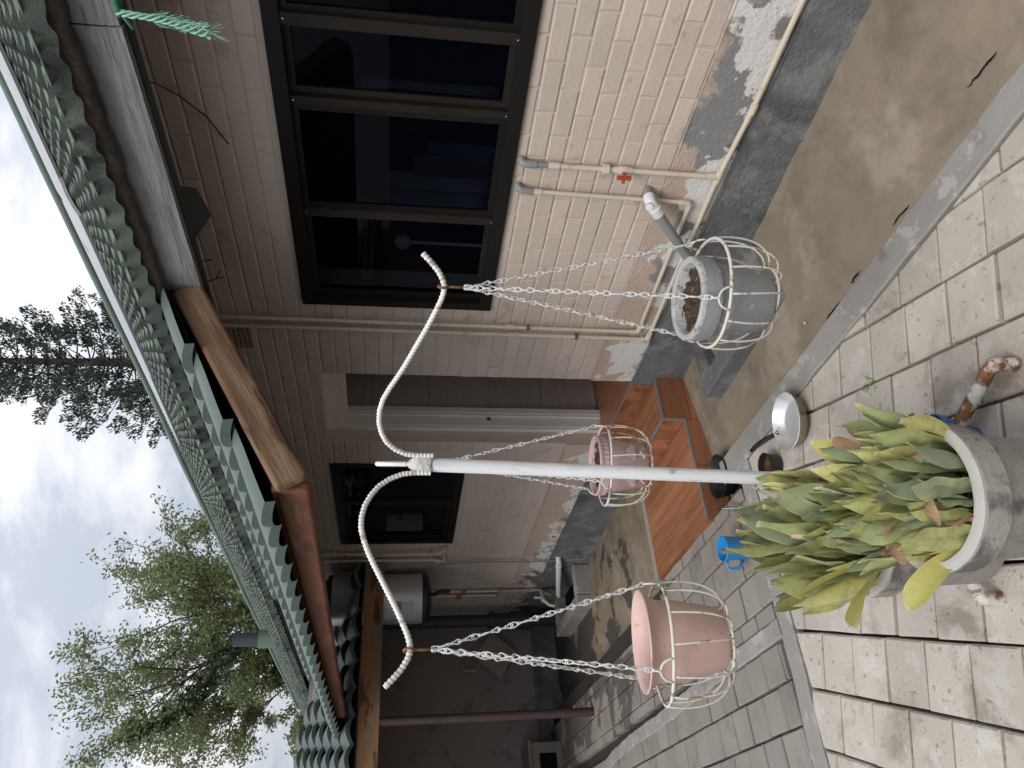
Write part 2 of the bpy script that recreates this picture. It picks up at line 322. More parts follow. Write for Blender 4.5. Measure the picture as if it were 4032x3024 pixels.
def glassmat(name, tint, rough=.03, spec=.5):
    m = bpy.data.materials.new(name); m.use_nodes = True; b = m.node_tree.nodes['Principled BSDF']
    b.inputs['Base Color'].default_value = (*tint, 1); b.inputs['Roughness'].default_value = rough; b.inputs['Specular IOR Level'].default_value = spec
    return m
M['glass'] = glassmat('dark_tinted_glass', (.003, .0045, .009), .03, .22)
def clearglass():
    m = bpy.data.materials.new('tinted_pane'); m.use_nodes = True; t = m.node_tree; N = t.nodes
    b = N['Principled BSDF']; b.inputs['Base Color'].default_value = (.002, .004, .010, 1); b.inputs['Roughness'].default_value = .03; b.inputs['Specular IOR Level'].default_value = .35
    tr = N.new('ShaderNodeBsdfTransparent'); tr.inputs[0].default_value = (.62, .66, .72, 1); ms = N.new('ShaderNodeMixShader'); ms.inputs[0].default_value = .80
    t.links.new(b.outputs[0], ms.inputs[1]); t.links.new(tr.outputs[0], ms.inputs[2]); t.links.new(ms.outputs[0], N['Material Output'].inputs['Surface']); return m
M['pane'] = clearglass()

def snakeleafmat():
    m = bpy.data.materials.new('snake_plant_leaf'); m.use_nodes = True; t = m.node_tree; N = t.nodes; K = t.links
    b = N['Principled BSDF']; b.inputs['Roughness'].default_value = .42
    uv = N.new('ShaderNodeUVMap'); sp = N.new('ShaderNodeSeparateXYZ'); K.new(uv.outputs[0], sp.inputs[0])
    oi = N.new('ShaderNodeObjectInfo')
    ramp = N.new('ShaderNodeValToRGB'); cr = ramp.color_ramp
    cr.elements[0].position = 0; cr.elements[0].color = (.26, .32, .20, 1)
    cr.elements[1].position = 1; cr.elements[1].color = (.50, .45, .15, 1)
    for p, c in ((.30, (.34, .385, .23, 1)), (.48, (.37, .395, .165, 1)), (.66, (.44, .44, .16, 1)), (.84, (.47, .45, .19, 1))):
        e = cr.elements.new(p); e.color = c
    K.new(oi.outputs['Random'], ramp.inputs['Fac'])
    # pale cross-bands
    mp = N.new('ShaderNodeMapping'); mp.inputs['Scale'].default_value = (1.6, 9, 1); K.new(uv.outputs[0], mp.inputs['Vector'])
    ad = N.new('ShaderNodeVectorMath'); ad.operation = 'ADD'; K.new(mp.outputs[0], ad.inputs[0]); K.new(oi.outputs['Location'], ad.inputs[1])
    n = N.new('ShaderNodeTexNoise'); n.inputs['Scale'].default_value = 2.2; n.inputs['Detail'].default_value = 3; K.new(ad.outputs[0], n.inputs['Vector'])
    r = N.new('ShaderNodeMapRange'); r.inputs[1].default_value = .42; r.inputs[2].default_value = .62; r.inputs[4].default_value = .5; K.new(n.outputs['Fac'], r.inputs[0])
    x = N.new('ShaderNodeMix'); x.data_type = 'RGBA'; K.new(r.outputs[0], x.inputs[0]); K.new(ramp.outputs['Color'], x.inputs[6]); x.inputs[7].default_value = (.21, .26, .135, 1)
    # pale margin
    a = N.new('ShaderNodeMath'); a.operation = 'SUBTRACT'; a.inputs[1].default_value = .5; K.new(sp.outputs[0], a.inputs[0])
    a2 = N.new('ShaderNodeMath'); a2.operation = 'ABSOLUTE'; K.new(a.outputs[0], a2.inputs[0])
    e = N.new('ShaderNodeMapRange'); e.inputs[1].default_value = .44; e.inputs[2].default_value = .49; e.inputs[4].default_value = .6; K.new(a2.outputs[0], e.inputs[0])
    x2 = N.new('ShaderNodeMix'); x2.data_type = 'RGBA'; K.new(e.outputs[0], x2.inputs[0]); K.new(x.outputs[2], x2.inputs[6]); x2.inputs[7].default_value = (.50, .47, .18, 1)
    # dry tip
    q1 = N.new('ShaderNodeMath'); q1.operation = 'MULTIPLY'; q1.inputs[1].default_value = 17.3; K.new(oi.outputs['Random'], q1.inputs[0])
    q2 = N.new('ShaderNodeMath'); q2.operation = 'FRACT'; K.new(q1.outputs[0], q2.inputs[0])
    q3 = N.new('ShaderNodeMapRange'); q3.inputs[1].default_value = .55; q3.inputs[2].default_value = 1; q3.inputs[3].default_value = 0.0; q3.inputs[4].default_value = .055; K.new(q2.outputs[0], q3.inputs[0])
    q5 = N.new('ShaderNodeMath'); q5.operation = 'MULTIPLY_ADD'; q5.inputs[1].default_value = .10; q5.inputs[2].default_value = -.05; K.new(n.outputs['Fac'], q5.inputs[0])
    q4 = N.new('ShaderNodeMath'); q4.operation = 'ADD'; K.new(sp.outputs[1], q4.inputs[0]); K.new(q3.outputs[0], q4.inputs[1])
    q6 = N.new('ShaderNodeMath'); q6.operation = 'ADD'; K.new(q4.outputs[0], q6.inputs[0]); K.new(q5.outputs[0], q6.inputs[1])
    tp = N.new('ShaderNodeMapRange'); tp.inputs[1].default_value = .972; tp.inputs[2].default_value = .985; K.new(q6.outputs[0], tp.inputs[0])
    x3 = N.new('ShaderNodeMix'); x3.data_type = 'RGBA'; K.new(tp.outputs[0], x3.inputs[0]); K.new(x2.outputs[2], x3.inputs[6]); x3.inputs[7].default_value = (.54, .43, .28, 1)
    K.new(x3.outputs[2], b.inputs['Base Color'])
    return m
M['snake'] = snakeleafmat()
# ------------------------------------------------------------------ ground
D = 2.56                      # outer face of the house wall
GZ = -.15                     # level of the paving
def zw(y):                    # level of the concrete where it meets the wall
    if y < 3.5: return .028 - .037 * (max(y, -1.5) - 1.2)
    return max(-.057 - .027 * (y - 3.5), -.14)
def zp(y):                    # the paving climbs gently away from the stand, then levels out
    return min(0.0, max(-.24, GZ + .055 * (y - 1.7)))
def onpave(x, y):
    """plan point surveyed on the level GZ, carried onto the sloping paving"""
    t = max(CAMZ / 1.8, 1.8935 / (1.8 + .055 * y)); return (x * t, y * t, zp(y * t))
def zap(x, y):
    kin = onpave(1.925, y)[0]; zo = min(zp(y) - .002, -.145)
    if x < kin: return zo - .03 * min(1, (kin - x) / .03)
    k = (x - kin) / (D - kin); return zo * (1 - k) + zw(y) * k

g = MB(); g.box((-400, -400, -.8), (400, 400, -.32)); tag(g.build('ground', M['soilground']), kind='structure')

def apron_fn(x0, x1, y0, y1):
    def f(u, v):
        x = x0 + (x1 - x0) * u; y = y0 + (y1 - y0) * v
        return (x, y, zap(x, y) + .004 * mnoise.noise((x * 3, y * 3, 0)))
    return f
m = MB(); m.grid(apron_fn(1.72, D + .02, -2, 3.6), 42, 70); m.grid(apron_fn(1.36, D + .02, 3.6, 8.5), 16, 60)
apron = tag(m.build('concrete_apron', M['apron'], smooth=True), kind='structure')
# cracks along the edge of the apron, where the screed has broken away
for (x, y, l, w) in ((1.995, 1.05, .13, .016), (1.93, 1.60, .10, .012), (1.935, 1.95, .07, .014), (1.93, 2.12, .13, .013), (1.932, 2.30, .06, .012), (1.915, 2.75, .09, .010)):
    c = MB(); pts = []
    for i in range(9):
        t = i / 8; wv = w * (math.sin(math.pi * t) * .8 + .2) * rnd(.5, 1.1)
        pts.append((onpave(x, y)[0] + .012 + rnd(-.004, .004), onpave(x, y)[1] + l * t, wv))
    for i in range(8):
        a, b = pts[i], pts[i + 1]
        z = zap(a[0], a[1]) + .008
        c.add([(a[0] - a[2] / 2, a[1], z), (a[0] + a[2] / 2, a[1], z), (b[0] + b[2] / 2, b[1], z), (b[0] - b[2] / 2, b[1], z)], [(0, 1, 2, 3)])
    c.build('crack', M['dark'], apron)

def kerbpath(name, pts, w, z0, mat, parent=None):
    """flat-topped kerb strip with softened uneven edges along a polyline"""
    P = [Vector((p[0], p[1], 0)) for p in pts]; S = []
    for i in range(len(P) - 1):
        k = max(1, int((P[i + 1] - P[i]).length / .05))
        S += [P[i].lerp(P[i + 1], j / k) for j in range(k)]
    S.append(P[-1]); mb = MB(); vs = []
    for i, p in enumerate(S):
        d = (S[min(i + 1, len(S) - 1)] - S[max(i - 1, 0)]).normalized(); s = Vector((d.y, -d.x, 0))
        c3 = onpave(p.x, p.y); z = c3[2] + z0; p = Vector((c3[0], c3[1], 0)); wl = w / 2 + .007 * mnoise.noise((p.x * 9, p.y * 9, 1)); wr = w / 2 + .007 * mnoise.noise((p.x * 9, p.y * 9, 5)); dz = .003 * mnoise.noise((p.x * 5, p.y * 5, 2))
        for off, zz in ((-wl, z - .16), (-wl, z - .006 + dz), (-wl + .008, z + dz), (wr - .008, z + dz), (wr, z - .006 + dz), (wr, z - .16)):
            q = p + s * off; vs.append((q.x, q.y, zz))
    fs = [(6 * i + k + 1, 6 * i + k, 6 * i + 6 + k, 6 * i + 7 + k) for i in range(len(S) - 1) for k in range(5)]
    mb.add(vs, fs); o = mb.build(name, mat, parent, smooth=True, ang=35); return o
tag(kerbpath('kerb', [(1.862, -1.5), (1.862, 3.5)], .135, .008, M['kerb']), kind='structure')
tag(kerbpath('kerb', [(-1.2, 3.30), (.42, 3.30), (.70, 3.275), (1.79, 3.262)], .115, .006, M['kerb']), kind='structure')
tag(kerbpath('kerb', [(.955, 3.325), (.94, 4.2), (.905, 5.3), (.90, 6.0), (.87, 6.6), (.80, 7.1), (.62, 7.5), (.2, 7.9)], .088, .007, M['kerb']), kind='structure')

# paving: near field laid askew in running bond, each stone cut where it meets the kerb
def clip(poly, nx, ny, c):    # keep nx*x+ny*y<=c
    o = []
    for i in range(len(poly)):
        a, b = poly[i], poly[(i + 1) % len(poly)]
        da = nx * a[0] + ny * a[1] - c; db = nx * b[0] + ny * b[1] - c
        if da <= 0: o.append(a)
        if da * db < 0: t = da / (da - db); o.append((a[0] + (b[0] - a[0]) * t, a[1] + (b[1] - a[1]) * t))
    return o
def area(p): return .5 * abs(sum(p[i][0] * p[(i + 1) % len(p)][1] - p[(i + 1) % len(p)][0] * p[i][1] for i in range(len(p))))
def ccw(p):
    s = sum(p[i][0] * p[(i + 1) % len(p)][1] - p[(i + 1) % len(p)][0] * p[i][1] for i in range(len(p)))
    return p if s > 0 else p[::-1]
def shrink(p, d):
    n = len(p); c = (sum(q[0] for q in p) / n, sum(q[1] for q in p) / n); o = []
    for q in p:
        v = Vector((q[0] - c[0], q[1] - c[1])); l = v.length; v = v * max(.1, (l - d) / l); o.append((c[0] + v.x, c[1] + v.y))
    return o
def inset(p, d):
    n = len(p); o = []
    for i in range(n):
        a, b, c = Vector(p[i - 1]), Vector(p[i]), Vector(p[(i + 1) % n]); u = (b - a).normalized(); v = (c - b).normalized()
        n1, n2 = Vector((-u.y, u.x)), Vector((-v.y, v.x)); k = 1 + n1.dot(n2)
        o.append(tuple(b + (n1 + n2) * (d / max(.25, k))))
    return o
def paver_block(poly, d):
    poly = [q for i, q in enumerate(poly) if (Vector(q) - Vector(poly[i - 1])).length > .012]
    if len(poly) < 3: return None
    poly = [onpave(*q)[:2] for q in poly]
    poly = inset(ccw(poly), d + rnd(0, .0016)); n = len(poly)
    poly = [(q[0] + rnd(-.0018, .0018), q[1] + rnd(-.0018, .0018)) for q in poly]
    c = (sum(q[0] for q in poly) / n, sum(q[1] for q in poly) / n); z = zp(c[1])
    mb = MB(); mb.prism([(q[0] - c[0], q[1] - c[1]) for q in poly], -.06, 0, .006)
    mb.v = [(v[0], v[1], v[2] + zp(c[1] + v[1]) - z) for v in mb.v]; return mb, (c[0], c[1], z)
def paver_obj(poly, mat, parent, z, d=.0046):
    r = paver_block(poly, d)
    if r is None: return
    o = r[0].build('paver', mat, parent); c = r[1]; o.location = (c[0], c[1], c[2] + rnd(-.004, .004)); o.rotation_euler = (rnd(-.013, .013), rnd(-.013, .013), rnd(-.006, .006)); return o
bed = MB(); bed.grid(lambda u, v: (lambda q: (q[0], q[1], q[2] - .044))(onpave(-2.2 + (1.8 - -2.2) * u, -1.5 + (3.245 - -1.5) * v)), 4, 40); bed = tag(bed.build('courtyard_paving', M['bed']), kind='structure')
e1 = Vector((-.317, -.948)); nn = Vector((.948, -.317))
lines = [1.676, 1.451, 1.226, 1.0016, .777, .552, .314, .076, -.161, -.399, -.633, -.867, -1.10, -1.335, -1.57, -1.8, -2.03]
offs = {3: -2.477, 4: -2.186 - .107 * 0, 5: -2.36, 6: -2.25, 7: -2.36, 8: -2.466, 9: -2.601}
for r in range(len(lines) - 1):
    n0, n1_ = lines[r], lines[r + 1]; t0 = offs.get(r, -2.47 + (.107 if r % 2 else 0)); sk = -.031
    for k in range(-14, 16):
        a = t0 + k * .2135; b = a + .2135
        if not (-4.4 < a < .3): continue
        poly = [tuple(nn * n0 + e1 * a), tuple(nn * n0 + e1 * b), tuple(nn * n1_ + e1 * (b + sk)), tuple(nn * n1_ + e1 * (a + sk))]
        c = [sum(q[i] for q in poly) / 4 for i in (0, 1)]
        if c[0] < -.75 or c[1] < .55 or c[1] > 3.5 or c[0] > 2.1: continue
        poly = clip(poly, 1, 0, 1.792)
        if len(poly) > 2: poly = clip(poly, 0, 1, 3.20 if c[0] > .6 else 3.235)
        if len(poly) < 3 or area(poly) < .002: continue
        paver_obj(poly, M['paver'], bed, GZ)
# far field, square to the house
bed2 = MB(); bed2.grid(lambda u, v: (lambda q: (q[0], q[1], q[2] - .044))(onpave(-2.2 + (1.70 - -2.2) * u, 3.3 + (9.2 - 3.3) * v)), 4, 40); bed2 = tag(bed2.build('passage_paving', M['bed']), kind='structure')
far = []
def field(xs, y0, y1, pitch, ph, xmin, xmax, ymin):
    for i in range(len(xs) - 1):
        xa, xb = xs[i], xs[i + 1]; k = 0; y = y0 + (ph if i % 2 else 0) - pitch
        while y < y1:
            poly = [(xa, y), (xb, y), (xb, y + pitch), (xa, y + pitch)]; y += pitch
            poly = clip(clip(clip(poly, 1, 0, xmax), -1, 0, -xmin), 0, -1, -ymin)
            if len(poly) > 2 and area(poly) > .003: far.append(poly)
field([.995, 1.08, 1.265, 1.45, 1.63, 1.71], 3.36, 4.72, .198, .1, .998, 1.705, 3.325)
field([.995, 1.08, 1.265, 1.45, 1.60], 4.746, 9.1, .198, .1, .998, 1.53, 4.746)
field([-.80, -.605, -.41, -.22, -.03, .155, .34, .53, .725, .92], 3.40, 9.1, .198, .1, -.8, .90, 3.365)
stuff = MB()
far.sort(key=lambda p: (p[0][0] ** 2 + p[0][1] ** 2))
for i, p in enumerate(far):
    if p[0][0] < -.5 and p[0][1] < 5 or i > 285:
        r = paver_block(p, .004)
        if r: stuff.add([(v[0] + r[1][0], v[1] + r[1][1], v[2] + r[1][2]) for v in r[0].v], r[0].f)
        continue
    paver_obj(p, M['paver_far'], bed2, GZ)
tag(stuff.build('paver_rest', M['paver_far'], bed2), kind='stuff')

# ------------------------------------------------------------------ house: wall
house = thing('brick_house', 'pink painted brick house with green tiled roof and dark windows', 'house', (D, 2.5, 0))
WY0, WY1 = -1.6, 8.45
OPEN = [(.70, 2.97, 1.205, 2.147), (3.605, 4.385, .19, 2.13), (4.70, 6.10, 1.19, 2.12)]   # y0 y1 z0 z1: window, door, small window
ZB, ZT = .505, 2.90
core = MB(); XC = D + .0042
ys = sorted({WY0, WY1} | {o[0] for o in OPEN} | {o[1] for o in OPEN})
for a, b in zip(ys[:-1], ys[1:]):
    o = [q for q in OPEN if q[0] <= a and b <= q[1]]
    segs = [(-.3, ZT)] if not o else [(-.3, o[0][2]), (o[0][3], ZT)]
    for z0, z1 in segs:
        core.box((XC, a, z0), (D + .24, b, z1))
wall = child_at(core.build('wall', M['mortar']), house)
# unit brick with softened front edges: x 0 (front) .. .03, y and z in 0..1 scaled per brick
ub = MB(); cy, cz = .022, .065
ub.add([(.03, 0, 0), (.03, 1, 0), (.03, 1, 1), (.03, 0, 1), (.0036, 0, 0), (.0036, 1, 0), (.0036, 1, 1), (.0036, 0, 1),
        (0, cy, cz), (0, 1 - cy, cz), (0, 1 - cy, 1 - cz), (0, cy, 1 - cz)],
       [(0, 1, 5, 4), (1, 2, 6, 5), (2, 3, 7, 6), (3, 0, 4, 7), (4, 5, 9, 8), (5, 6, 10, 9), (6, 7, 11, 10), (7, 4, 8, 11), (8, 9, 10, 11)])
ubm = ub.mesh('brick'); ubm.materials.append(M['brick'])
PIT, CRS, JT = .2175, .0800, .0062
bricks = []
row = 0; z = ZB
while z + CRS < ZT:
    zc = z + CRS / 2; free = [(WY0, WY1)]
    for (a, b, z0, z1) in OPEN:
        if z0 - .02 < zc < z1 + .02:
            free = [s for f in free for s in ((f[0], min(f[1], a)), (max(f[0], b), f[1])) if s[1] - s[0] > .02]
    y = WY0 - PIT + (PIT / 2 if row % 2 else 0) + rnd(-.012, .012)
    while y < WY1:
        for a, b in free:
            p, q = max(y, a), min(y + PIT, b)
            if q - p > .03: bricks.append((p + JT / 2, q - JT / 2, z + JT / 2, z + CRS - JT / 2))
        y += PIT
    z += CRS; row += 1
def inview(b):
    yc = (b[0] + b[1]) / 2; return yc > .98
bricks.sort(key=lambda b: (0 if inview(b) else 1, (b[0] + b[1]) ** 2 / 4 + ((b[2] + b[3]) / 2 - CAMZ) ** 2))
rest = MB()
for i, (a, b, z0, z1) in enumerate(bricks):
    dx = rnd(-.0016, .0016)
    if i < 298:
        o = bpy.data.objects.new('brick', ubm); COL.objects.link(o); o.parent = wall
        o.location = (D + dx, a + rnd(-.001, .001), z0 + rnd(-.001, .001)); o.scale = (1, b - a, z1 - z0); o.rotation_euler = (rnd(-.004, .004), 0, rnd(-.006, .006))
    else:
        rest.add([(D + dx + v[0], a + v[1] * (b - a), z0 + v[2] * (z1 - z0)) for v in ub.v], ub.f)
tag(rest.build('brick_rest', M['brick'], wall), kind='stuff')
# rendered band and plinth (real relief)
def relief(x, amp, sc, seed):
    def f(y, z): return x - amp * (mnoise.fractal((y * sc, z * sc, seed), 1.0, 2.0, 4) * .6 + .3)
    return f
fr = relief(D - .003, .006, 5, 3.3); fp = relief(D - .022, .012, 4.5, 9.1)
def zplinth(y): return .245 if y < 3.7 else (.245 - .0 * (y - 3.7))
for nm, f, za, zb_, mt in (('render_band', fr, lambda y: .235, lambda y: ZB - .003, 'render'), ('plinth', fp, lambda y: zw(y) - .05, lambda y: .245, 'plinth')):
    mb = MB()
    for (ya, yb) in ((WY0, 3.604), (4.386, WY1)):
        mb.grid(lambda u, v, ya=ya, yb=yb: (f(ya + (yb - ya) * u, za(0) + (zb_(0) - za(0)) * v), ya + (yb - ya) * u, za(ya + (yb - ya) * u) + (zb_(0) - za(ya + (yb - ya) * u)) * v), int((yb - ya) / .02), 14, True)
        xf = D + .02
        for yy in (ya, yb): mb.add([(f(yy, .1), yy, za(yy)), (xf, yy, za(yy)), (xf, yy, zb_(0)), (f(yy, .4), yy, zb_(0))], [(0, 1, 2, 3)])
        mb.add([(f(ya, .2) - .004, ya, zb_(0)), (xf, ya, zb_(0)), (xf, yb, zb_(0)), (f(yb, .2) - .004, yb, zb_(0))], [(0, 1, 2, 3)])
    child_at(mb.build(nm, M[mt], smooth=True, ang=50), house)

# ------------------------------------------------------------------ windows
def window(y0, y1, z0, z1, mull, label, fx=D - .012, room=False):
    w = thing('window', None, None, (D, (y0 + y1) / 2, z0)); w.parent = house; w.matrix_parent_inverse = Matrix.Translation(house.location).inverted()
    w['label'] = label
    def bx(name, a, b, mat, par):
        mb = MB(); mb.box(a, b); o = mb.build(name, mat); child_at(o, w); return o
    fw = .048
    bx('frame', (fx, y0 - .01, z1 - fw), (D + .09, y1 + .01, z1 + .012), M['aluminium_dark'], w)
    bx('frame', (fx, y0 - .01, z0 - .012), (D + .09, y1 + .01, z0 + fw), M['aluminium_dark'], w)
    bx('frame', (fx + .001, y0 - .01, z0 + fw), (D + .09, y0 + fw - .01, z1 - fw), M['aluminium_dark'], w)
    bx('frame', (fx + .001, y1 - fw + .01, z0 + fw), (D + .09, y1 + .01, z1 - fw), M['aluminium_dark'], w)
    zi0, zi1 = z0 + fw, z1 - fw
    edges = [y0 + fw - .01] + mull + [y1 - fw + .01]
    for j, ym in enumerate(mull):
        wd = .034 if j % 2 else .044
        bx('mullion', (fx + .008 + .012 * (j % 2), ym - wd / 2, zi0), (D + .055, ym + wd / 2, zi1), M['aluminium_brown'], w)
        for zz in (zi0 + .004, zi1 - .012):
            sc_ = MB(); sc_.lathe([(0, 0), (.0045, 0), (.0045, .003), (0, .0045)], n=8); s = sc_.build('screw', M['steel']); s.location = (fx + .006 + .012 * (j % 2), ym, zz); s.rotation_euler = (0, R_(-90), 0); s.parent = w; s.matrix_parent_inverse = Matrix.Translation(w.location).inverted()
    for j in range(len(edges) - 1):
        a = edges[j] + (.020 if j else 0); b = edges[j + 1] - (.020 if j < len(mull) else 0); dx = .018 * (j % 2)
        s = MB()
        sx = D + .012 + dx; t = .026
        s.box((sx, a, zi1 - t), (sx + .022, b, zi1)); s.box((sx, a, zi0), (sx + .022, b, zi0 + t)); s.box((sx + .001, a, zi0 + t), (sx + .021, a + t, zi1 - t)); s.box((sx + .001, b - t, zi0 + t), (sx + .021, b, zi1 - t))
        sash = child_at(s.build('sash', M['aluminium_brown'] if j % 2 else M['aluminium_dark']), w)
        p = MB(); p.box((sx + .009, a + t - .004, zi0 + t - .004), (sx + .013, b - t + .004, zi1 - t + .004)); child_at(p.build('pane', M['pane'] if room else M['glass']), w)
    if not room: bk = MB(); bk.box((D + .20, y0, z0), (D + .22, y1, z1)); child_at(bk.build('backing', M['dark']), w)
    return w
window(.70, 2.97, 1.205, 2.147, [1.47, 1.80, 2.36], 'wide dark window of four sliding panes', room=True)
rm = MB(); rm.box((D + .245, .2, .9), (D + 1.9, 3.3, 2.5)); rmo = child_at(rm.build('room', M['room']), house); rmo.data.polygons.foreach_set('use_smooth', [False] * 6); rmo.data.flip_normals()
bmh = rmo.data; keep = [p for p in bmh.polygons if p.center.x > D + .3 or p.center.x == 0]
mm_ = MB(); mm_.v = [tuple(v.co) for v in bmh.vertices]; mm_.f = [tuple(p.vertices) for p in keep]; rmo.data = mm_.mesh('room'); rmo.data.materials.append(M['room'])
window(4.70, 6.10, 1.19, 2.12, [5.33], 'smaller dark window beyond the door')

# ------------------------------------------------------------------ door opening
YJ = 4.385
fr_ = MB(); xs = [(D + .092, .0), (D + .112, .026), (D + .185, .032), (D + .205, .048), (D + .245, .054)]
dfr = thing('door_frame', None, None, (D + .1, YJ, .245)); dfr.parent = house; dfr.matrix_parent_inverse = Matrix.Translation(house.location).inverted()
jam = MB()
prev = 0
for (xa, ya), (xb, yb) in zip(xs[:-1], xs[1:]): jam.box((xa, YJ - .012 - yb, .245), (xb - .0005, YJ + .05, 2.13 - yb))
child_at(jam.build('jamb', M['white_frame']), dfr)
jam2 = MB()
for (xa, ya), (xb, yb) in zip(xs[:-1], xs[1:]): jam2.box((xa, 3.58, .245), (xb - .0005, 3.605 + .004 + yb * .3, 2.13 - yb))
child_at(jam2.build('jamb', M['white_frame']), dfr)
hd = MB()
for (xa, ya), (xb, yb) in zip(xs[:-1], xs[1:]): hd.box((xa + .001, 3.59, 2.13 - .07 - yb), (xb, YJ + .04, 2.17))
child_at(hd.build('head', M['white_frame']), dfr)
for zz, hh in ((1.28, .10), (1.18, .02), (1.03, .04)):
    st = MB(); st.box((D + .20, YJ - .056, zz), (D + .213, YJ - .044, zz + hh)); child_at(st.build('strike_plate', M['dark'] if hh < .05 else M['white_frame']), dfr)
kk = MB(); kk.lathe([(0, 0), (.016, 0), (.012, .006), (0, .008)], n=12); ko = kk.build('keyhole', M['metal_clip'], dfr); ko.location = (.06, -.052, .80); ko.rotation_euler = (R_(90), 0, 0)
# hall seen through the opening
hall = MB(); hx = D + .246
child_at(MB().box((hx, YJ - .012, .235), (hx + 2.2, YJ + .06, 2.6)).build('hall_wall', M['grout']), house)
k = 0
for xi in range(7):
    for zi in range(5):
        a = hx + .002 + xi * .305; zz = .247 + zi * .402
        o = MB().box((0, 0, 0), (.302, .006, .399)).build('wall_tile', M['tile_grey']); o.location = (a, YJ - .0185, zz); child_at(o, house); o.matrix_parent_inverse = Matrix.Translation(house.location).inverted()
child_at(MB().box((hx - .05, 3.45, .10), (hx + 2.2, YJ + .05, .243)).build('hall_floor', M['woodtile_y']), house)
child_at(MB().box((hx, 3.3, .1), (hx + 2.2, 3.604, 2.6)).build('hall_wall', M['dim_wall']), house)
child_at(MB().box((hx + 2.2, 3.3, .1), (hx + 2.3, 4.5, 2.6)).build('hall_end', M['dim_wall']), house)
child_at(MB().box((hx - .06, 3.3, 2.3), (hx + 2.3, 4.5, 2.4)).build('hall_ceiling', M['ceiling']), house)

# ------------------------------------------------------------------ entrance steps in wood-look tile
steps = thing('entrance_steps', 'reddish wood-look tiled steps up to the house door', 'steps', (2.2, 3.53, 0))
SY0, SY1 = 3.527, 4.44; X2, X1 = 2.235, 1.60; ZL, Z2, Z1 = .245, .122, -.011
body = MB()
body.box((X2 + .006, SY0 + .008, -.3), (D + .01, SY1 - .006, Z2 - .006)); body.box((X1 + .006, SY0 + .008, -.3), (X2 + .02, SY1 - .006, Z1 - .006))
body.box((D - .012, 3.60, .05), (D + .26, YJ + .004, ZL - .006))
child_at(body.build('core', M['grout']), steps)
def slab(a, b, mat):
    mb = MB(); x0, y0, z0 = a; x1, y1, z1 = b
    mb.box((0, 0, 0), (x1 - x0, y1 - y0, z1 - z0)); o = mb.build('plank', mat); o.location = a; o.parent = steps; o.matrix_parent_inverse = Matrix.Translation(steps.location).inverted(); return o
def planks_y(x0, x1, y0, y1, z, n, mat, brk):       # planks running along y
    w = (x1 - x0) / n
    for i in range(n):
        c = y0 + (y1 - y0) * (brk[i % len(brk)])
        for a, b in ((y0, c), (c, y1)):
            if b - a > .03: slab((x0 + i * w + .0012, a + .0012, z - .006), (x0 + (i + 1) * w - .0012, b - .0012, z), mat)
planks_y(D - .005, D + .255, 3.606, YJ - .002, ZL, 2, M['woodtile_y'], [.35, .7])
planks_y(X2 + .016, D - .014, SY0 + .016, SY1, Z2, 4, M['woodtile_y'], [.5, .25, .7, .4])
planks_y(X1 - .008, X2 - .002, SY0 + .016, SY1, Z1, 8, M['woodtile_y'], [.55, .3, .75, .45, .2])
for i in range(8):                                   # risers: short upright planks
    w = (YJ - 3.6) / 8; slab((D - .02, 3.602 + i * w + .001, Z2 + .001), (D - .013, 3.602 + (i + 1) * w - .001, ZL - .002), M['woodtile'])
for i in range(8):
    w = (SY1 - SY0 - .01) / 8; slab((X2 - .001, SY0 + .01 + i * w + .001, Z1 + .001), (X2 + .0055, SY0 + .01 + (i + 1) * w - .001, Z2 - .010), M['woodtile'])
for i in range(6):
    w = (SY1 - SY0 - .01) / 6; slab((X1 - .006, SY0 + .01 + i * w + .001, -.14), (X1 + .0055, SY0 + .01 + (i + 1) * w - .001, Z1 - .006), M['woodtile'])
# flank facing the yard: big tiles
for (xa, xb, za, zb) in ((X2 + .004, D - .024, -.05, Z2 - .008), (X2 + .004, D - .024, -.14, -.0525), (1.93, X2 + .001, -.14, Z1 - .008), (1.60, 1.927, -.16, Z1 - .008)):
    slab((xa + .001, SY0, za), (xb - .001, SY0 + .007, zb), M['woodtile_x'])
for (a, b) in (((X2, SY0 + .004, Z2), (D - .026, SY0 + .004, Z2)), ((X1, SY0 + .004, Z1), (X2 + .004, SY0 + .004, Z1)), ((X2 + .006, SY0 + .01, Z2), (X2 + .006, SY1, Z2)), ((D - .013, 3.602, ZL), (D - .013, YJ, ZL)),
               ((X2 + .002, SY0 + .003, Z1), (X2 + .002, SY0 + .003, Z2 - .006))):
    mb = MB(); mb.bar(a, b, .012, .012, up=(0, 0, 1) if a[2] == b[2] else (1, 0, 0)); child_at(mb.build('edge_trim', M['trim']), steps)
sl = MB(); sl.bar((1.60, SY1 + .03, -.02), (D, SY1 + .03, -.02), .06, .016); child_at(sl.build('mortar_edge', M['kerb']), steps)

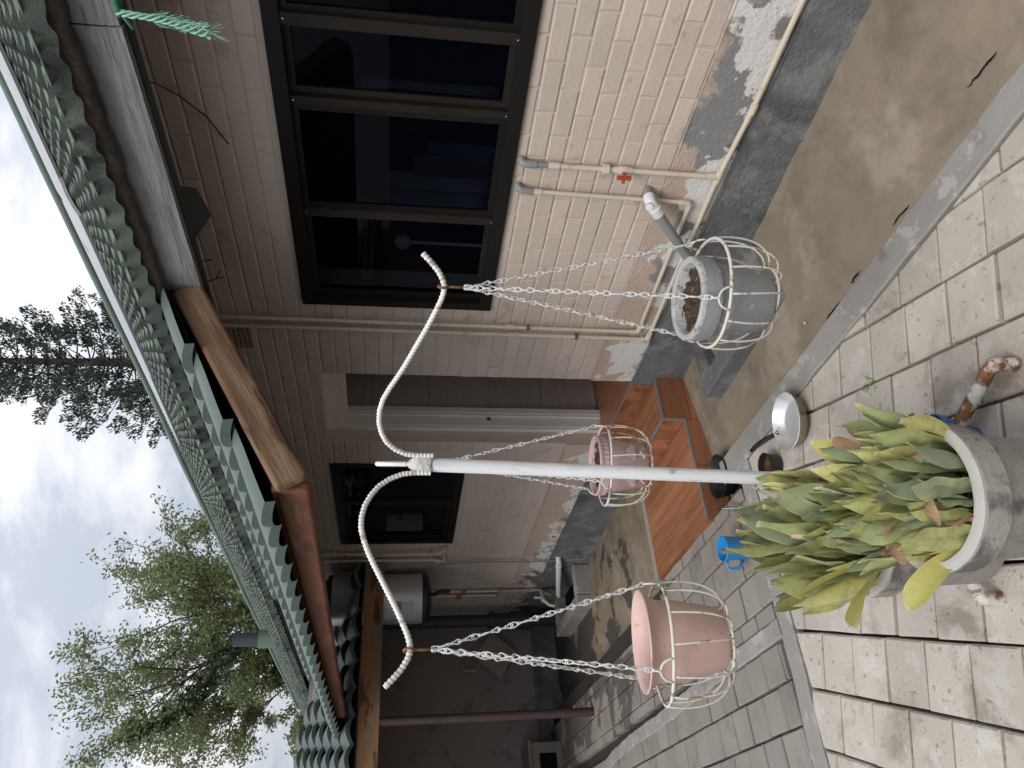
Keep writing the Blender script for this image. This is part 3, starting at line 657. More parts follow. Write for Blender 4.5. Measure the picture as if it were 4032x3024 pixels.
# ------------------------------------------------------------------ roofs
def course_mesh(p0, along, up, out_, length, run, pitch, amp, step, spp=6, jit=0.0, lip=.02, sharp=1.0, stag=0.0, lipout=0.0):
    """one course of wavy tile sheet: p0 = lower near corner, along = ridge-wise, up = up-slope, out_ = roof normal"""
    mb = MB(); n = int(length / pitch * spp); p0 = Vector(p0); along = Vector(along); up = Vector(up); out_ = Vector(out_); vs = []
    for i in range(n + 1):
        t = length * i / n; ph = 2 * math.pi * t / pitch
        w = amp * (abs(math.sin(ph / 2)) ** sharp * 2 - 1) if sharp < 2 else amp * -math.cos(ph + stag)
        s = jit * mnoise.noise((t * 7, p0.x * 3, p0.z * 3))
        for (q, h) in ((-lipout / run, step - lip), (0, step), (.33, step * .72), (.66, step * .35), (1.0, 0)):
            k = 1 if q < .9 else .8
            vs.append(p0 + along * t + up * (run * q + s * (1 - q) - ((.012 if amp > .01 else .006) * (w / amp) if q <= 0 else 0)) + out_ * (h + w * k))
    for i in range(n):
        for j in range(4): mb.f.append((5 * i + j, 5 * i + 5 + j, 5 * i + 6 + j, 5 * i + 1 + j))
    mb.v = [tuple(v) for v in vs]; return mb
SL = .59; cs = 1 / math.hypot(1, SL); sn = SL * cs
roof = thing('roof', None, None, (2.03, 2.5, 2.6)); roof.parent = house; roof.matrix_parent_inverse = Matrix.Translation(house.location).inverted()
EX, EZ = 2.035, 2.642; RUN = .335
up = (cs, 0, sn); nr = (-sn, 0, cs); RY0, RY1 = -1.0, 31.0; NC = 15
for k in range(NC):
    p = (EX + cs * RUN * k, RY0, EZ + sn * RUN * k)
    mb = course_mesh(p, (0, 1, 0), up, nr, RY1 - RY0, RUN * 1.04, .104, .0070, .044, 8, .014, .062 if k == 0 else .046, 3, k * 1.9 + mnoise.noise((k, 0, 0)), .014 if k == 0 else .004)
    child_at(mb.build('tile_course', M['green_tile'], smooth=True, ang=40), roof)
RX, RZ = EX + cs * RUN * NC, EZ + sn * RUN * NC
deck = MB(); deck.add([(EX + .06, RY0, EZ - .03), (EX + .06, RY1, EZ - .03), (RX, RY1, RZ - .03), (RX, RY0, RZ - .03), (2 * RX - EX, RY0, EZ), (2 * RX - EX, RY1, EZ)], [(0, 1, 2, 3), (3, 2, 5, 4)])
child_at(deck.build('deck', M['green_board']), roof)
rg = MB(); rg.tube([(RX, RY0 + i * 1.6, RZ + .07 + .012 * math.sin(i * 1.7)) for i in range(21)], .06, 8); child_at(rg.build('ridge_cap', M['green_trim'], smooth=True), roof)
et = MB(); et.tube([(EX - .020, RY0 + i * .16, EZ + .030 + .0025 * math.sin(i * 1.3)) for i in range(60)], .0042, 6); child_at(et.build('eave_trim', M['green_trim'], smooth=True), roof)
# mortar bedding under the eave tiles
em = MB(); n = 620; vs = []
for i in range(n + 1):
    y = RY0 + 9.5 * i / n; w = abs(math.sin(math.pi * (y - RY0) / .104)) ** .8
    b = .012 * mnoise.noise((y * 9, 0, 0)); c = .008 * mnoise.noise((y * 23, 4, 0))
    vs += [(EX + .012 + c, y, EZ + .004 + .012 * w), (EX + .020 + c, y, EZ - .040 + b - .010 * w), (EX + .045 + b, y, EZ - .050 + b - .008 * w), (EX + .09, y, EZ - .03)]
em.add(vs, [(4 * i + j, 4 * i + 4 + j, 4 * i + 5 + j, 4 * i + 1 + j) for i in range(n) for j in range(3)])
child_at(em.build('eave_mortar', M['eave_mortar'], smooth=True), roof)
# grey fascia in two lengths, green backing board
for (ya, yb, dz) in ((-1.0, 1.278, .004), (1.283, 2.40, 0.0)):
    def ff(u, v, ya=ya, yb=yb, dz=dz):
        y = ya + (yb - ya) * u; z = 2.462 + dz + .150 * v
        wear = max(0, 1 - v * 2.2); rough_ = mnoise.fractal((y * 3.2, v * 9, 2.0), 1, 2, 4)
        return (2.10 + wear * .010 * max(0, rough_ + .25), y, z)
    mb = MB(); mb.grid(ff, 90, 12, True); mb.box((2.113, ya, 2.463 + dz), (2.135, yb, 2.611)); child_at(mb.build('fascia_board', M['fascia'], smooth=True, ang=40), house)
child_at(MB().box((2.136, -1.0, 2.450), (2.16, 7.0, 2.63)).build('backing_board', M['green_board']), house)
# white sheet lengths lying near the ridge
for i, (ya, yb, s0, s1, h) in enumerate(((-1.0, 3.55, 2.30, 4.5, .066), (3.5, 5.25, 1.90, 4.4, .062), (5.2, 7.3, 2.05, 4.2, .062))):
    def ws(u, v, ya=ya, yb=yb, s0=s0, s1=s1, h=h, i=i):
        y = ya + (yb - ya) * u; s = s0 + (s1 - s0) * v * (1 - (.85 * u if i == 2 else 0)) + (.5 * u if i == 2 else 0); hh = h + .012 * math.sin(v * 20)
        return (EX + cs * s - sn * hh, y, EZ + sn * s + cs * hh)
    mb = MB(); mb.grid(ws, 6, 24, True); o = mb.build('white_sheet', M['white_sheet']); child_at(o, roof)
    so = o.modifiers.new('s', 'SOLIDIFY'); so.thickness = .02
# vent stack through the roof
vst = thing('vent_stack', 'dark vent pipe with green collar rising through the green roof', 'vent pipe', (3.46, 11.95, 3.42))
child_at(MB().tube([(3.46, 11.95, 3.35), (3.46, 11.95, 4.10)], .10, 14).build('pipe', M['dark_pipe'], smooth=True, ang=50), vst)
child_at(MB().tube([(3.46, 11.95, 3.30), (3.46, 11.95, 3.72)], .135, 14).build('collar', M['green_trim'], smooth=True, ang=50), vst)

# porch roof: smooth sheets on timber beams
porch = thing('porch_roof', 'lean-to porch roof of smooth green sheets on brown timber beams', 'roof', (1.2, 2.4, 1.96))
PS = .575; pc = 1 / math.hypot(1, PS); ps = PS * pc; pup = (pc, 0, ps); pn = (-ps, 0, pc)
pr = .355
for k, (ya) in enumerate((2.42, 2.38, 2.34)):
    s = pr * k; p = (1.165 + pc * s, ya, 2.088 + ps * s)
    mb = course_mesh(p, (0, 1, 0), pup, pn, 7.0 - .9 * k - ya if k else 7.4 - ya, pr * 1.06, .19, .017, .034, 10, 0, .034, .75, 0, .014)
    o = mb.build('tile_sheet', M['green_sheet'], smooth=True, ang=45); child_at(o, porch)
bm = MB(); bm.bar((2.105, 2.40, 2.521), (1.225, 2.40, 2.018), .055, .118); o = child_at(bm.build('barge_beam', M['timber']), porch); bv = o.modifiers.new('b', 'BEVEL'); bv.width = .018; bv.segments = 4
bm = MB(); bm.bar((1.238, 2.435, 2.030), (1.238, 6.35, 2.092), .05, .135); o = child_at(bm.build('eave_beam', M['timber_red']), porch); bv = o.modifiers.new('b', 'BEVEL'); bv.width = .015; bv.segments = 3
un = MB(); un.add([(1.2, 2.44, 2.07), (1.2, 6.9, 2.09), (2.1, 6.9, 2.58), (2.1, 2.44, 2.58)], [(0, 1, 2, 3)]); child_at(un.build('underside', M['green_board']), porch)

# patio roof across the end, post and end wall
patio = thing('patio_roof', 'dark green tiled patio roof on a peeling timber beam', 'roof', (1.2, 6.5, 1.76))
bm = MB(); bm.bar((2.555, 6.5, 1.845), (-1.6, 6.5, 1.86), .06, .165); child_at(bm.build('beam', M['timber_peel']), patio)
TS = .30; tcs = 1 / math.hypot(1, TS); tsn = TS * tcs
for k in range(7):
    s = .33 * k; p = (2.50 - .16 * k, 6.40 + tcs * s, 1.965 + tsn * s)
    mb = course_mesh(p, (-1, 0, 0), (0, tcs, tsn), (0, -tsn, tcs), 4.4, .345, .21, .026, .036, 10, .01, .034, .75)
    child_at(mb.build('tile_sheet', M['green_dark'], smooth=True, ang=45), patio)
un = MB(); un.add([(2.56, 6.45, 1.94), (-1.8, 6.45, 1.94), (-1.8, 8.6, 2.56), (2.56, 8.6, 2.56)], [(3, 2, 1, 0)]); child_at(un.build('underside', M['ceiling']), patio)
po = MB(); po.tube([(1.205, 6.5, -.03), (1.20, 6.5, 1.765)], .036, 14)
tag(po.build('steel_post', M['steel_post'], smooth=True, ang=50), 'dark oxide-red round steel post holding the patio beam', 'post')
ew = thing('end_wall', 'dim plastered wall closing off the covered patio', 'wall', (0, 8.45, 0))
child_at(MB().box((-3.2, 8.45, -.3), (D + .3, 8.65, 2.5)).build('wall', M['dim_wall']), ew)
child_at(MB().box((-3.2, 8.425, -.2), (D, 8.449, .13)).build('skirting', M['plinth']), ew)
# ------------------------------------------------------------------ pipes on the wall
def pipe(root, name, pts, r, mat, n=10): return child_at(MB().tube(pts, r, n).build(name, mat, smooth=True, ang=50), root)
PX = D - .028
wp = thing('water_pipe', 'cream water pipe along the plinth with red-handled valve riser', 'pipe', (PX, 2.0, .275))
pipe(wp, 'run', [(PX, -1.5, .272), (PX, 1.66, .275), (PX, 2.0, .292), (PX, 2.5, .286), (PX, 3.154, .276)], .0115, M['pvc'])
for y, zz in ((1.655, .275), (3.12, .277)): pipe(wp, 'coupling', [(PX, y - .022, zz), (PX, y + .022, zz)], .0165, M['pvc'], 12)
pipe(wp, 'tee', [(PX, 1.965, .291), (PX, 2.035, .291)], .0155, M['pvc'], 12); pipe(wp, 'tee_neck', [(PX, 2.0, .29), (PX, 2.0, .335)], .0155, M['pvc'], 12)
pipe(wp, 'riser', [(PX, 2.0, .30), (PX, 2.0, 1.02)], .0115, M['pvc'])
pipe(wp, 'socket', [(PX, 2.0, 1.005), (PX, 2.0, 1.055)], .0155, M['pvc'], 12)
pipe(wp, 'stub', [(PX, 2.0, 1.05), (PX, 2.0, 1.13)], .0125, M['pvc_grey'])
pipe(wp, 'elbow', [(PX, 2.0, 1.105), (PX, 2.0, 1.15), (PX + .004, 2.0, 1.163), (PX + .015, 1.995, 1.17), (D + .03, 1.99, 1.17)], .0165, M['pvc_grey'], 12)
pipe(wp, 'union', [(PX, 2.0, .79), (PX, 2.0, .815)], .024, M['pvc'], 8)
vb = pipe(wp, 'valve', [(PX, 2.0, .685), (PX, 2.0, .70), (PX, 2.0, .715), (PX, 2.0, .735), (PX, 2.0, .75), (PX, 2.0, .765)], [.015, .016, .021, .021, .016, .015], M['pvc'], 12)
hb = MB(); hb.tube([(PX - .01, 2.0, .725), (PX - .04, 2.0, .725)], .009, 8); hb.bar((PX - .045, 2.004, .695), (PX - .045, 2.004, .757), .014, .014, up=(1, 0, 0)); hb.bar((PX - .045, 1.985, .725), (PX - .045, 2.03, .725), .012, .012)
h_ = hb.build('valve_handle', M['red']); child_at(h_, wp)
pipe(wp, 'stack', [(PX, 3.154, .276), (PX, 3.150, 2.72)], .0115, M['pvc'])
pipe(wp, 'bend', [(PX, 3.12, .2765), (PX, 3.145, .277), (PX, 3.1535, .285), (PX, 3.153, .315)], .0155, M['pvc'], 12)
for z_ in (1.044,): pipe(wp, 'coupling', [(PX, 3.1525, z_ - .025), (PX, 3.1525, z_ + .025)], .016, M['pvc'], 12)
pipe(wp, 'clip', [(PX, 3.153, .683), (PX, 3.153, .700)], .0165, M['metal_clip'], 10)
wp2 = thing('water_pipe', 'second cream pipe dropping under the window and running above the first', 'pipe', (PX, 2.1, .36))
pipe(wp2, 'riser', [(PX, 2.155, .375), (PX, 2.145, 1.08)], .0105, M['pvc'])
pipe(wp2, 'socket', [(PX, 2.1455, 1.06), (PX, 2.145, 1.10)], .015, M['pvc'], 12)
pipe(wp2, 'elbow', [(PX, 2.145, 1.095), (PX, 2.142, 1.145), (PX + .004, 2.139, 1.158), (PX + .015, 2.135, 1.165), (D + .03, 2.13, 1.165)], .0155, M['pvc_grey'], 12)
pipe(wp2, 'bend', [(PX, 2.155, .42), (PX, 2.156, .38), (PX, 2.164, .368), (PX, 2.20, .367)], .0145, M['pvc'], 12)
pipe(wp2, 'run', [(PX, 2.18, .367), (PX, 3.09, .349)], .0105, M['pvc'])
pipe(wp2, 'bend', [(PX, 3.05, .35), (PX, 3.082, .35), (PX, 3.092, .358), (PX, 3.092, .395)], .0145, M['pvc'], 12)
pipe(wp2, 'stack', [(PX, 3.092, .36), (PX, 3.082, 2.72)], .0105, M['pvc'])
pipe(wp2, 'coupling', [(PX, 3.087, 1.05), (PX, 3.087, 1.10)], .0155, M['pvc'], 12); pipe(wp2, 'clip', [(PX, 3.088, .967), (PX, 3.088, .984)], .0155, M['metal_clip'], 10)
ws_ = thing('waste_pipe', 'thick grey waste pipe with white elbow slanting down to the gully', 'pipe', (2.47, 2.12, .5))
pipe(ws_, 'stub', [(D + .03, 2.115, .577), (2.49, 2.118, .578)], .0215, M['pvc_grey'], 14)
pipe(ws_, 'elbow', [(2.515, 2.118, .578), (2.49, 2.12, .577), (2.477, 2.128, .571), (2.468, 2.16, .538)], .0265, M['pvc_white'], 14)
pipe(ws_, 'collar', [(2.469, 2.145, .553), (2.465, 2.175, .524)], .029, M['pvc_white'], 14)
cp = MB(); cp.tube([(2.475, 2.128, .578), (2.447, 2.122, .586)], .017, 14); cp.tube([(2.449, 2.1225, .5855), (2.445, 2.1215, .587)], .009, 10); child_at(cp.build('access_cap', M['pvc_white'], smooth=True, ang=50), ws_)
pipe(ws_, 'barrel', [(2.465, 2.17, .530), (2.40, 2.60, .13)], .0225, M['pvc_grey'], 14)
gully = thing('gully_box', 'dark concrete box around the drain beside the steps', 'drain', (2.36, 2.85, 0))
gz = .0
g1 = MB(); g1.box((2.17, 2.36, -.2), (2.285, 3.21, gz)); g2 = MB(); g2.box((2.2855, 3.095, -.2), (2.528, 3.209, gz - .004)); g3 = MB(); g3.box((2.2855, 2.361, -.2), (2.528, 2.46, gz - .004))
for gg in (g1, g2, g3):
    o = child_at(gg.build('kerb_wall', M['plinth']), gully); bv = o.modifiers.new('b', 'BEVEL'); bv.width = .012; bv.segments = 2
child_at(MB().box((2.284, 2.458, -.22), (2.53, 3.097, -.145)).build('sump', M['dark']), gully)
# air brick, twigs, cable under the eave
vt = thing('air_vent', 'square air brick vent in the wall under the eaves', 'vent', (D, 3.28, 2.45))
child_at(MB().box((D - .004, 3.195, 2.455), (D - .0005, 3.355, 2.60)).build('backing', M['dark']), vt)
vm = MB()
for i in range(8): vm.box((D - .014, 3.19 + i * .0235, 2.452), (D - .002, 3.199 + i * .0235, 2.604))
for i in range(7): vm.box((D - .0135, 3.195, 2.452 + i * .0238), (D - .0025, 3.36, 2.461 + i * .0238))
child_at(vm.build('grille', M['vent']), vt)
tw = MB(); tw.tube([(2.15, 2.38, 2.49), (2.19, 2.36, 2.50), (2.22, 2.35, 2.47), (2.24, 2.36, 2.44)], .003, 5); tw.tube([(2.15, 2.42, 2.49), (2.19, 2.44, 2.465), (2.20, 2.43, 2.43), (2.22, 2.44, 2.40)], .003, 5); tw.tube([(2.2, 2.43, 2.43), (2.22, 2.40, 2.41)], .0025, 5)
tag(tw.build('dry_twig', M['twig']), 'dry twig poking out below the grey fascia', 'twig')
tw = MB(); tw.tube([(2.20, 1.52, 2.48), (2.40, 1.66, 2.52), (2.54, 1.80, 2.50), (2.556, 1.90, 2.42), (2.556, 2.02, 2.36)], .0028, 5)
tag(tw.build('dry_creeper', M['twig']), 'thin dry creeper stem on the bricks above the window', 'twig')
fl = MB(); fl.add([(2.19, 1.93, 2.465), (2.19, 2.20, 2.465), (2.26, 2.13, 2.40), (2.26, 2.0, 2.43)], [(0, 1, 2, 3)])  # dark piece put in for the black hole behind the fascia
fl = tag(fl.build('torn_flap', M['green_board']), 'dark torn flap hanging behind the fascia', 'flap'); so = fl.modifiers.new('s', 'SOLIDIFY'); so.thickness = .006
# green twine
rp = thing('green_twine', 'frayed green twine tied to a rafter and hanging down', 'rope', (2.09, 1.15, 2.44))
for k in range(5):
    mb = MB(); ph = k * 1.26; pts = []
    for i in range(26):
        t = i / 25; rr = .006 + .013 * t * t + .004 * math.sin(t * 9 + k)
        pts.append((2.085 - .03 * t + rr * math.cos(ph + t * 15), 1.222 + .018 * t + rr * math.sin(ph + t * 15), 2.455 - .25 * t))
    mb.tube(pts, [.0042 - .0016 * i / 25 for i in range(26)], 5); child_at(mb.build('strand', M['rope'], smooth=True), rp)
fz = MB()
for k in range(70):
    t = rnd(.35, 1); a = rnd(0, 6.28); b = Vector((2.085 - .03 * t, 1.222 + .018 * t, 2.455 - .25 * t)); d = Vector((math.cos(a) * .022, math.sin(a) * .022, -rnd(.01, .05)))
    fz.tube([b, b + d * .6 + Vector((0, 0, .008)), b + d], .0007, 3, cap=False)
tag(child_at(fz.build('fray', M['rope']), rp), kind='stuff')
kn = MB(); kn.tube([(2.13, 1.16, 2.47), (2.085, 1.20, 2.452), (2.08, 1.23, 2.448), (2.12, 1.25, 2.45), (2.14, 1.22, 2.46), (2.09, 1.21, 2.445)], .009, 7); kn.tube([(2.10, 1.24, 2.45), (2.09, 1.275, 2.425)], .006, 6); child_at(kn.build('knot', M['rope_dark'], smooth=True), rp)

# ------------------------------------------------------------------ plant stand
PT = Vector((1.078, 1.978, 0)); PB = Vector((1.022, 1.992, GZ))
stand = thing('plant_stand', 'white steel pole stand with three curved rebar arms', 'plant stand', (PB.x, PB.y, GZ))
child_at(MB().tube([(PB.x, PB.y, GZ + .06), (PT.x, PT.y, 1.595)], .0212, 20).build('pole', M['white_paint'], smooth=True, ang=50), stand)
PROF = [(.030, 1.555), (.030, 1.60), (.034, 1.635), (.050, 1.670), (.075, 1.699), (.105, 1.717), (.140, 1.729), (.178, 1.732), (.214, 1.727), (.25, 1.713), (.285, 1.696), (.32, 1.678), (.36, 1.658),
        (.40, 1.638), (.44, 1.618), (.48, 1.600), (.515, 1.585), (.54, 1.578), (.558, 1.577), (.578, 1.583), (.600, 1.596), (.622, 1.615), (.645, 1.638)]
def arm(ang, zadd):
    """ribbed bar: bent along PROF; ribs as periodic swelling"""
    d = Vector((math.cos(ang), math.sin(ang), 0)); P = [PT + d * r + Vector((0, 0, z + zadd * min(1, r / .3))) for r, z in PROF]
    Q = []
    for i in range(len(P) - 1):
        k = max(2, int((P[i + 1] - P[i]).length / .0022))
        for j in range(k): Q.append(P[i].lerp(P[i + 1], j / k))
    Q.append(P[-1])
    for _ in range(6): Q = [Q[0]] + [(Q[i - 1] + Q[i] * 2 + Q[i + 1]) / 4 for i in range(1, len(Q) - 1)] + [Q[-1]]
    rad = [.0068 + (.0016 if (i % 5) in (0, 1) else 0) for i in range(len(Q))]
    mb = MB(); mb.tube(Q, rad, 8); return child_at(mb.build('arm', M['rebar'], smooth=True), stand)
ANG = {'R': R_(-59), 'L': R_(184), 'M': R_(61)}; ZADD = {'R': -.036, 'L': .036, 'M': -.02}
for k in 'RLM': arm(ANG[k], ZADD[k])
wd = MB()
wd.lathe([(.006, 1.55), (.026, 1.555), (.027, 1.565), (.026, 1.585), (.027, 1.597), (.020, 1.610), (.010, 1.624)], (PT.x, PT.y, 0), 18, lambda r, z, a: r * (.88 + .2 * abs(math.cos(1.5 * (a - ANG['M']))) + .05 * mnoise.noise((a * 3, z * 90, 0))))
child_at(wd.build('weld_collar', M['weld'], smooth=True), stand)
for ang, L_ in ((R_(184), .39), (R_(-69), .47), (R_(61), .42)):
    d = Vector((math.cos(ang), math.sin(ang), 0)); b = Vector((PB.x, PB.y, GZ + .075))
    mb = MB(); e = b + d * L_; mb.tube([b, e - d * .012, e, e + Vector((0, 0, -.02)) + d * .006, (e.x + d.x * .006, e.y + d.y * .006, GZ + .002)], [.021, .021, .0215, .0225, .0225], 14)
    child_at(mb.build('leg', M['rust'], smooth=True, ang=50), stand)

# ------------------------------------------------------------------ hanging baskets
def link_mesh():
    """double-loop wire link, 1 unit long along z, loops at both ends in crossed planes"""
    mb = MB(); pts = []
    for i in range(13):
        a = math.pi * (i / 12); pts.append((.17 * math.cos(a) * (1 if True else 0), 0, .34 + .20 * math.sin(a)))
    pts = [(.06, .0, -.10), (.075, 0, .05)] + [(p[0], p[1], p[2]) for p in pts] + [(-.075, 0, .05), (-.06, 0, -.10)]
    low = []
    for i in range(13):
        a = math.pi * (i / 12); low.append((-.04, .15 * math.cos(a), -.34 - .18 * math.sin(a)))
    mb.tube(pts, .052, 6); mb.tube([(.06, .02, -.02), (0, .09, -.18)] + [(0, p[1], p[2]) for p in low] + [(0, -.09, -.18), (-.06, -.02, -.02)], .052, 6)
    mb.lathe([(.05, -.1), (.115, -.06), (.115, .06), (.05, .1)], n=8)
    return mb
lm = link_mesh().mesh('link'); lm.materials.append(M['chain']); lm.polygons.foreach_set('use_smooth', [True] * len(lm.polygons))
def chain(root, a, b, seg=.034):
    a = Vector(a); b = Vector(b); d = b - a; n = max(3, round(d.length / seg)); sag = .006
    base = MB(); ch = thing('chain', None, None, (0, 0, 0)); ch.parent = root; ch.matrix_parent_inverse = Matrix.Translation(root.location).inverted()
    for i in range(n):
        p = a + d * ((i + .5) / n) - Vector((0, 0, sag * math.sin(math.pi * (i + .5) / n)))
        o = bpy.data.objects.new('link', lm); COL.objects.link(o); o.parent = ch
        q = d.to_track_quat('-Z', 'Y') @ Matrix.Rotation(rnd(-.5, .5) + (1.3 if i % 3 == 0 else 0), 3, 'Z').to_quaternion()
        o.rotation_mode = 'QUATERNION'; o.rotation_quaternion = q; o.location = p; s = d.length / n * 1.12; o.scale = (s * 1.02, s * 1.02, s)
    return ch
def basket(cx, cy, cz, hook, front, label, seed, ribs=13, tilt=0.0):
    rg = random.Random(seed); r0 = .154; TM = tiltm((cx, cy, cz), tilt)
    b = thing('hanging_basket', label, 'hanging basket', (cx, cy, cz), 'wire baskets hanging from the white stand')
    ring = [(cx + r0 * math.cos(t), cy + r0 * math.sin(t), cz + .003 * math.sin(2 * t)) for t in [2 * math.pi * i / 40 for i in range(40)]]
    child_at(MB().tube(ring, .0048, 8, closed=True).build('ring', M['wire'], smooth=True), b)
    rb, zb = .078, -.172
    small = [(cx + rb * math.cos(t), cy + rb * math.sin(t), cz + zb) for t in [2 * math.pi * i / 24 for i in range(24)]]
    child_at(MB().tube(small, .0034, 6, closed=True).build('base_ring', M['wire'], smooth=True), b)
    for i in range(ribs):
        t = 2 * math.pi * (i + .2) / ribs + rg.uniform(-.04, .04); tw = rg.uniform(-.12, .12); pts = []
        for k in range(13):
            u = k / 12; ang = u * math.pi / 2
            rr = rb + (r0 - rb) * math.cos(ang) ** .75 if u < 1 else rb; z_ = zb * math.sin(ang) ** 1.15
            bul = .012 * math.sin(math.pi * u); a_ = t + tw * u
            pts.append((cx + (rr + bul) * math.cos(a_), cy + (rr + bul) * math.sin(a_), cz + z_))
        child_at(MB().tube(pts, .0030, 6).build('rib', M['wire'], smooth=True), b)
    for t in (.4, 1.45):   # cross wires below
        a = Vector((cx + rb * math.cos(t), cy + rb * math.sin(t), cz + zb)); c = Vector((cx - rb * math.cos(t), cy - rb * math.sin(t), cz + zb))
        child_at(MB().tube([a, (a + c) / 2 + Vector((0, 0, -.012)), c], .003, 6).build('base_wire', M['wire'], smooth=True), b)
    hp = Vector(hook)
    hk = [(hp + Vector((.0105 * math.cos(t), .0105 * math.sin(t), .013 * math.sin(t)))) for t in [2 * math.pi * i / 14 for i in range(14)]]
    d = Vector((hook[0] - PT.x, hook[1] - PT.y, 0)).normalized(); s_ = Vector((-d.y, d.x, 0))
    hk = [hp + s_ * (.013 * math.sin(t)) + Vector((0, 0, .012 * math.cos(t))) for t in [math.pi * (-1.0 + 2 * i / 15) for i in range(16)]] + [hp + Vector((0, 0, -.03)), hp + Vector((0, 0, -.058))]
    child_at(MB().tube(hk, .0036, 6).build('hook', M['rusthook'], smooth=True), b)
    top = hp + Vector((0, 0, -.06))
    for a_ in front:
        e = Vector((cx + r0 * math.cos(a_), cy + r0 * math.sin(a_), cz)); dr = Vector((math.cos(a_), math.sin(a_), 0)); tg = Vector((-dr.y, dr.x, 0))
        ey = [e + tg * (.030 * math.cos(t)) + Vector((0, 0, .004 + .032 * math.sin(t))) for t in [math.pi * i / 10 for i in range(11)]]
        child_at(MB().tube(ey, .0032, 6).build('eyelet', M['wire'], smooth=True), b)
        chain(b, top, TM @ (e + Vector((0, 0, .036))))
    for o in list(b.children):
        if o.type == 'MESH' and o.name.split('.')[0] in ('ring', 'base_ring', 'rib', 'base_wire', 'eyelet'):
            for v in o.data.vertices: v.co = TM @ v.co
    return b
def tiltm(c, t):
    f = Vector((-c[0], -c[1], 0)).normalized(); T = Matrix.Translation(c); return T @ Matrix.Rotation(t, 4, f.cross(Vector((0, 0, 1)))) @ T.inverted()
def fdir(x, y): return math.atan2(-y, -x)     # horizontal bearing back to the viewer's side
bR = (1.364, 1.482, .793); bL = (.520, 1.938, .951); bM = (1.345, 2.469, .864)
hkR = PT + Vector((math.cos(ANG['R']), math.sin(ANG['R']), 0)) * .556 + Vector((0, 0, 1.577 + ZADD['R'] + .004))
hkL = PT + Vector((math.cos(ANG['L']), math.sin(ANG['L']), 0)) * .556 + Vector((0, 0, 1.577 + ZADD['L'] + .004))
hkM = PT + Vector((math.cos(ANG['M']), math.sin(ANG['M']), 0)) * .556 + Vector((0, 0, 1.577 + ZADD['M'] + .004))
fR, fL, fM = fdir(bR[0], bR[1]), fdir(bL[0], bL[1]), fdir(bM[0], bM[1])
basket(*bR, hkR, [fR + R_(-4), fR + R_(116), fR + R_(-124)], 'rusty white wire basket holding the grey concrete pot', 3)
basket(*bL, hkL, [fL + R_(88), fL + R_(-24), fL + R_(-144)], 'white wire basket holding the plain pink pot with wide rim', 5, tilt=R_(7.5))
basket(*bM, hkM, [fM + R_(88), fM + R_(-22), fM + R_(-142)], 'wire basket behind the pole holding the mauve embossed pot', 9, tilt=R_(3.5))
# pots in the baskets
def soil_disc(root, cx, cy, z, r, seed, amp=.008):
    mb = MB(); rg = random.Random(seed); n = 28; rings = 9; vs = [(cx, cy, z + amp)]
    for i in range(1, rings + 1):
        for k in range(n):
            a = 2 * math.pi * k / n; rr = r * i / rings
            vs.append((cx + rr * math.cos(a), cy + rr * math.sin(a), z + amp * mnoise.noise((rr * 60 * math.cos(a), rr * 60 * math.sin(a), seed)) * 1.6))
    fs = [(0, 1 + k, 1 + (k + 1) % n) for k in range(n)]
    for i in range(rings - 1):
        for k in range(n):
            a = 1 + i * n; fs.append((a + k, a + n + k, a + n + (k + 1) % n, a + (k + 1) % n))
    mb.add(vs, fs)
    for _ in range(60):
        a = rg.uniform(0, 6.28); rr = r * .9 * rg.random() ** .5; p = Vector((cx + rr * math.cos(a), cy + rr * math.sin(a), z + amp * .8)); d = Vector((rg.uniform(-1, 1), rg.uniform(-1, 1), rg.uniform(-.1, .4))).normalized() * rg.uniform(.006, .02)
        mb.tube([p, p + d], .0012, 3)
    o = mb.build('soil', M['soil'], smooth=True); child_at(o, root); return o
p1 = thing('concrete_pot', 'grey painted concrete pot with chipped rim and dry soil', 'pot', (bR[0], bR[1], bR[2] - .165))
def wob(r, z, a): return r * (1 + .012 * mnoise.noise((math.cos(a) * 2, math.sin(a) * 2, z * 12)))
cxR, cyR = bR[0] - .016, bR[1] + .010
child_at(MB().lathe([(.0, -.162), (.080, -.162), (.088, -.150), (.102, -.02), (.106, .005), (.116, .008), (.1195, .02), (.1195, .058)], (cxR, cyR, bR[2]), 40, wob).build('body', M['pot_concrete'], smooth=True, ang=35), p1)
child_at(MB().lathe([(.1198, .054), (.1195, .064), (.115, .069), (.103, .067), (.099, .060), (.096, .0), (.094, -.02)], (cxR, cyR, bR[2]), 40, lambda r, z, a: r * (1 + .02 * mnoise.noise((math.cos(a) * 5, math.sin(a) * 5, z * 40)))).build('rim', M['pot_rim'], smooth=True, ang=60), p1)
soil_disc(p1, cxR, cyR, bR[2] + .036, .097, 2, .014)
p2 = thing('plastic_pot', 'plain pink plastic pot with a wide smooth rim', 'pot', (bL[0], bL[1], bL[2] - .17))
child_at(MB().lathe([(0, -.165), (.073, -.165), (.082, -.155), (.101, -.045), (.104, .0), (.108, .018), (.121, .040), (.1305, .047), (.133, .051), (.131, .054), (.126, .0525), (.112, .044), (.103, .02), (.099, .0), (.095, -.03)], (bL[0] + .008, bL[1], bL[2]), 48,
         lambda r, z, a: r * (1 + (.014 * math.cos(a * 26) if -.15 < z < -.02 and r > .08 else 0))).build('body', M['pot_pink'], smooth=True, ang=45), p2)
soil_disc(p2, bL[0] + .008, bL[1], bL[2] - .004, .0965, 4, .005)
p3 = thing('plastic_pot', 'mauve plastic pot with roped rim and embossed scrolls', 'pot', (bM[0], bM[1], bM[2] - .17))
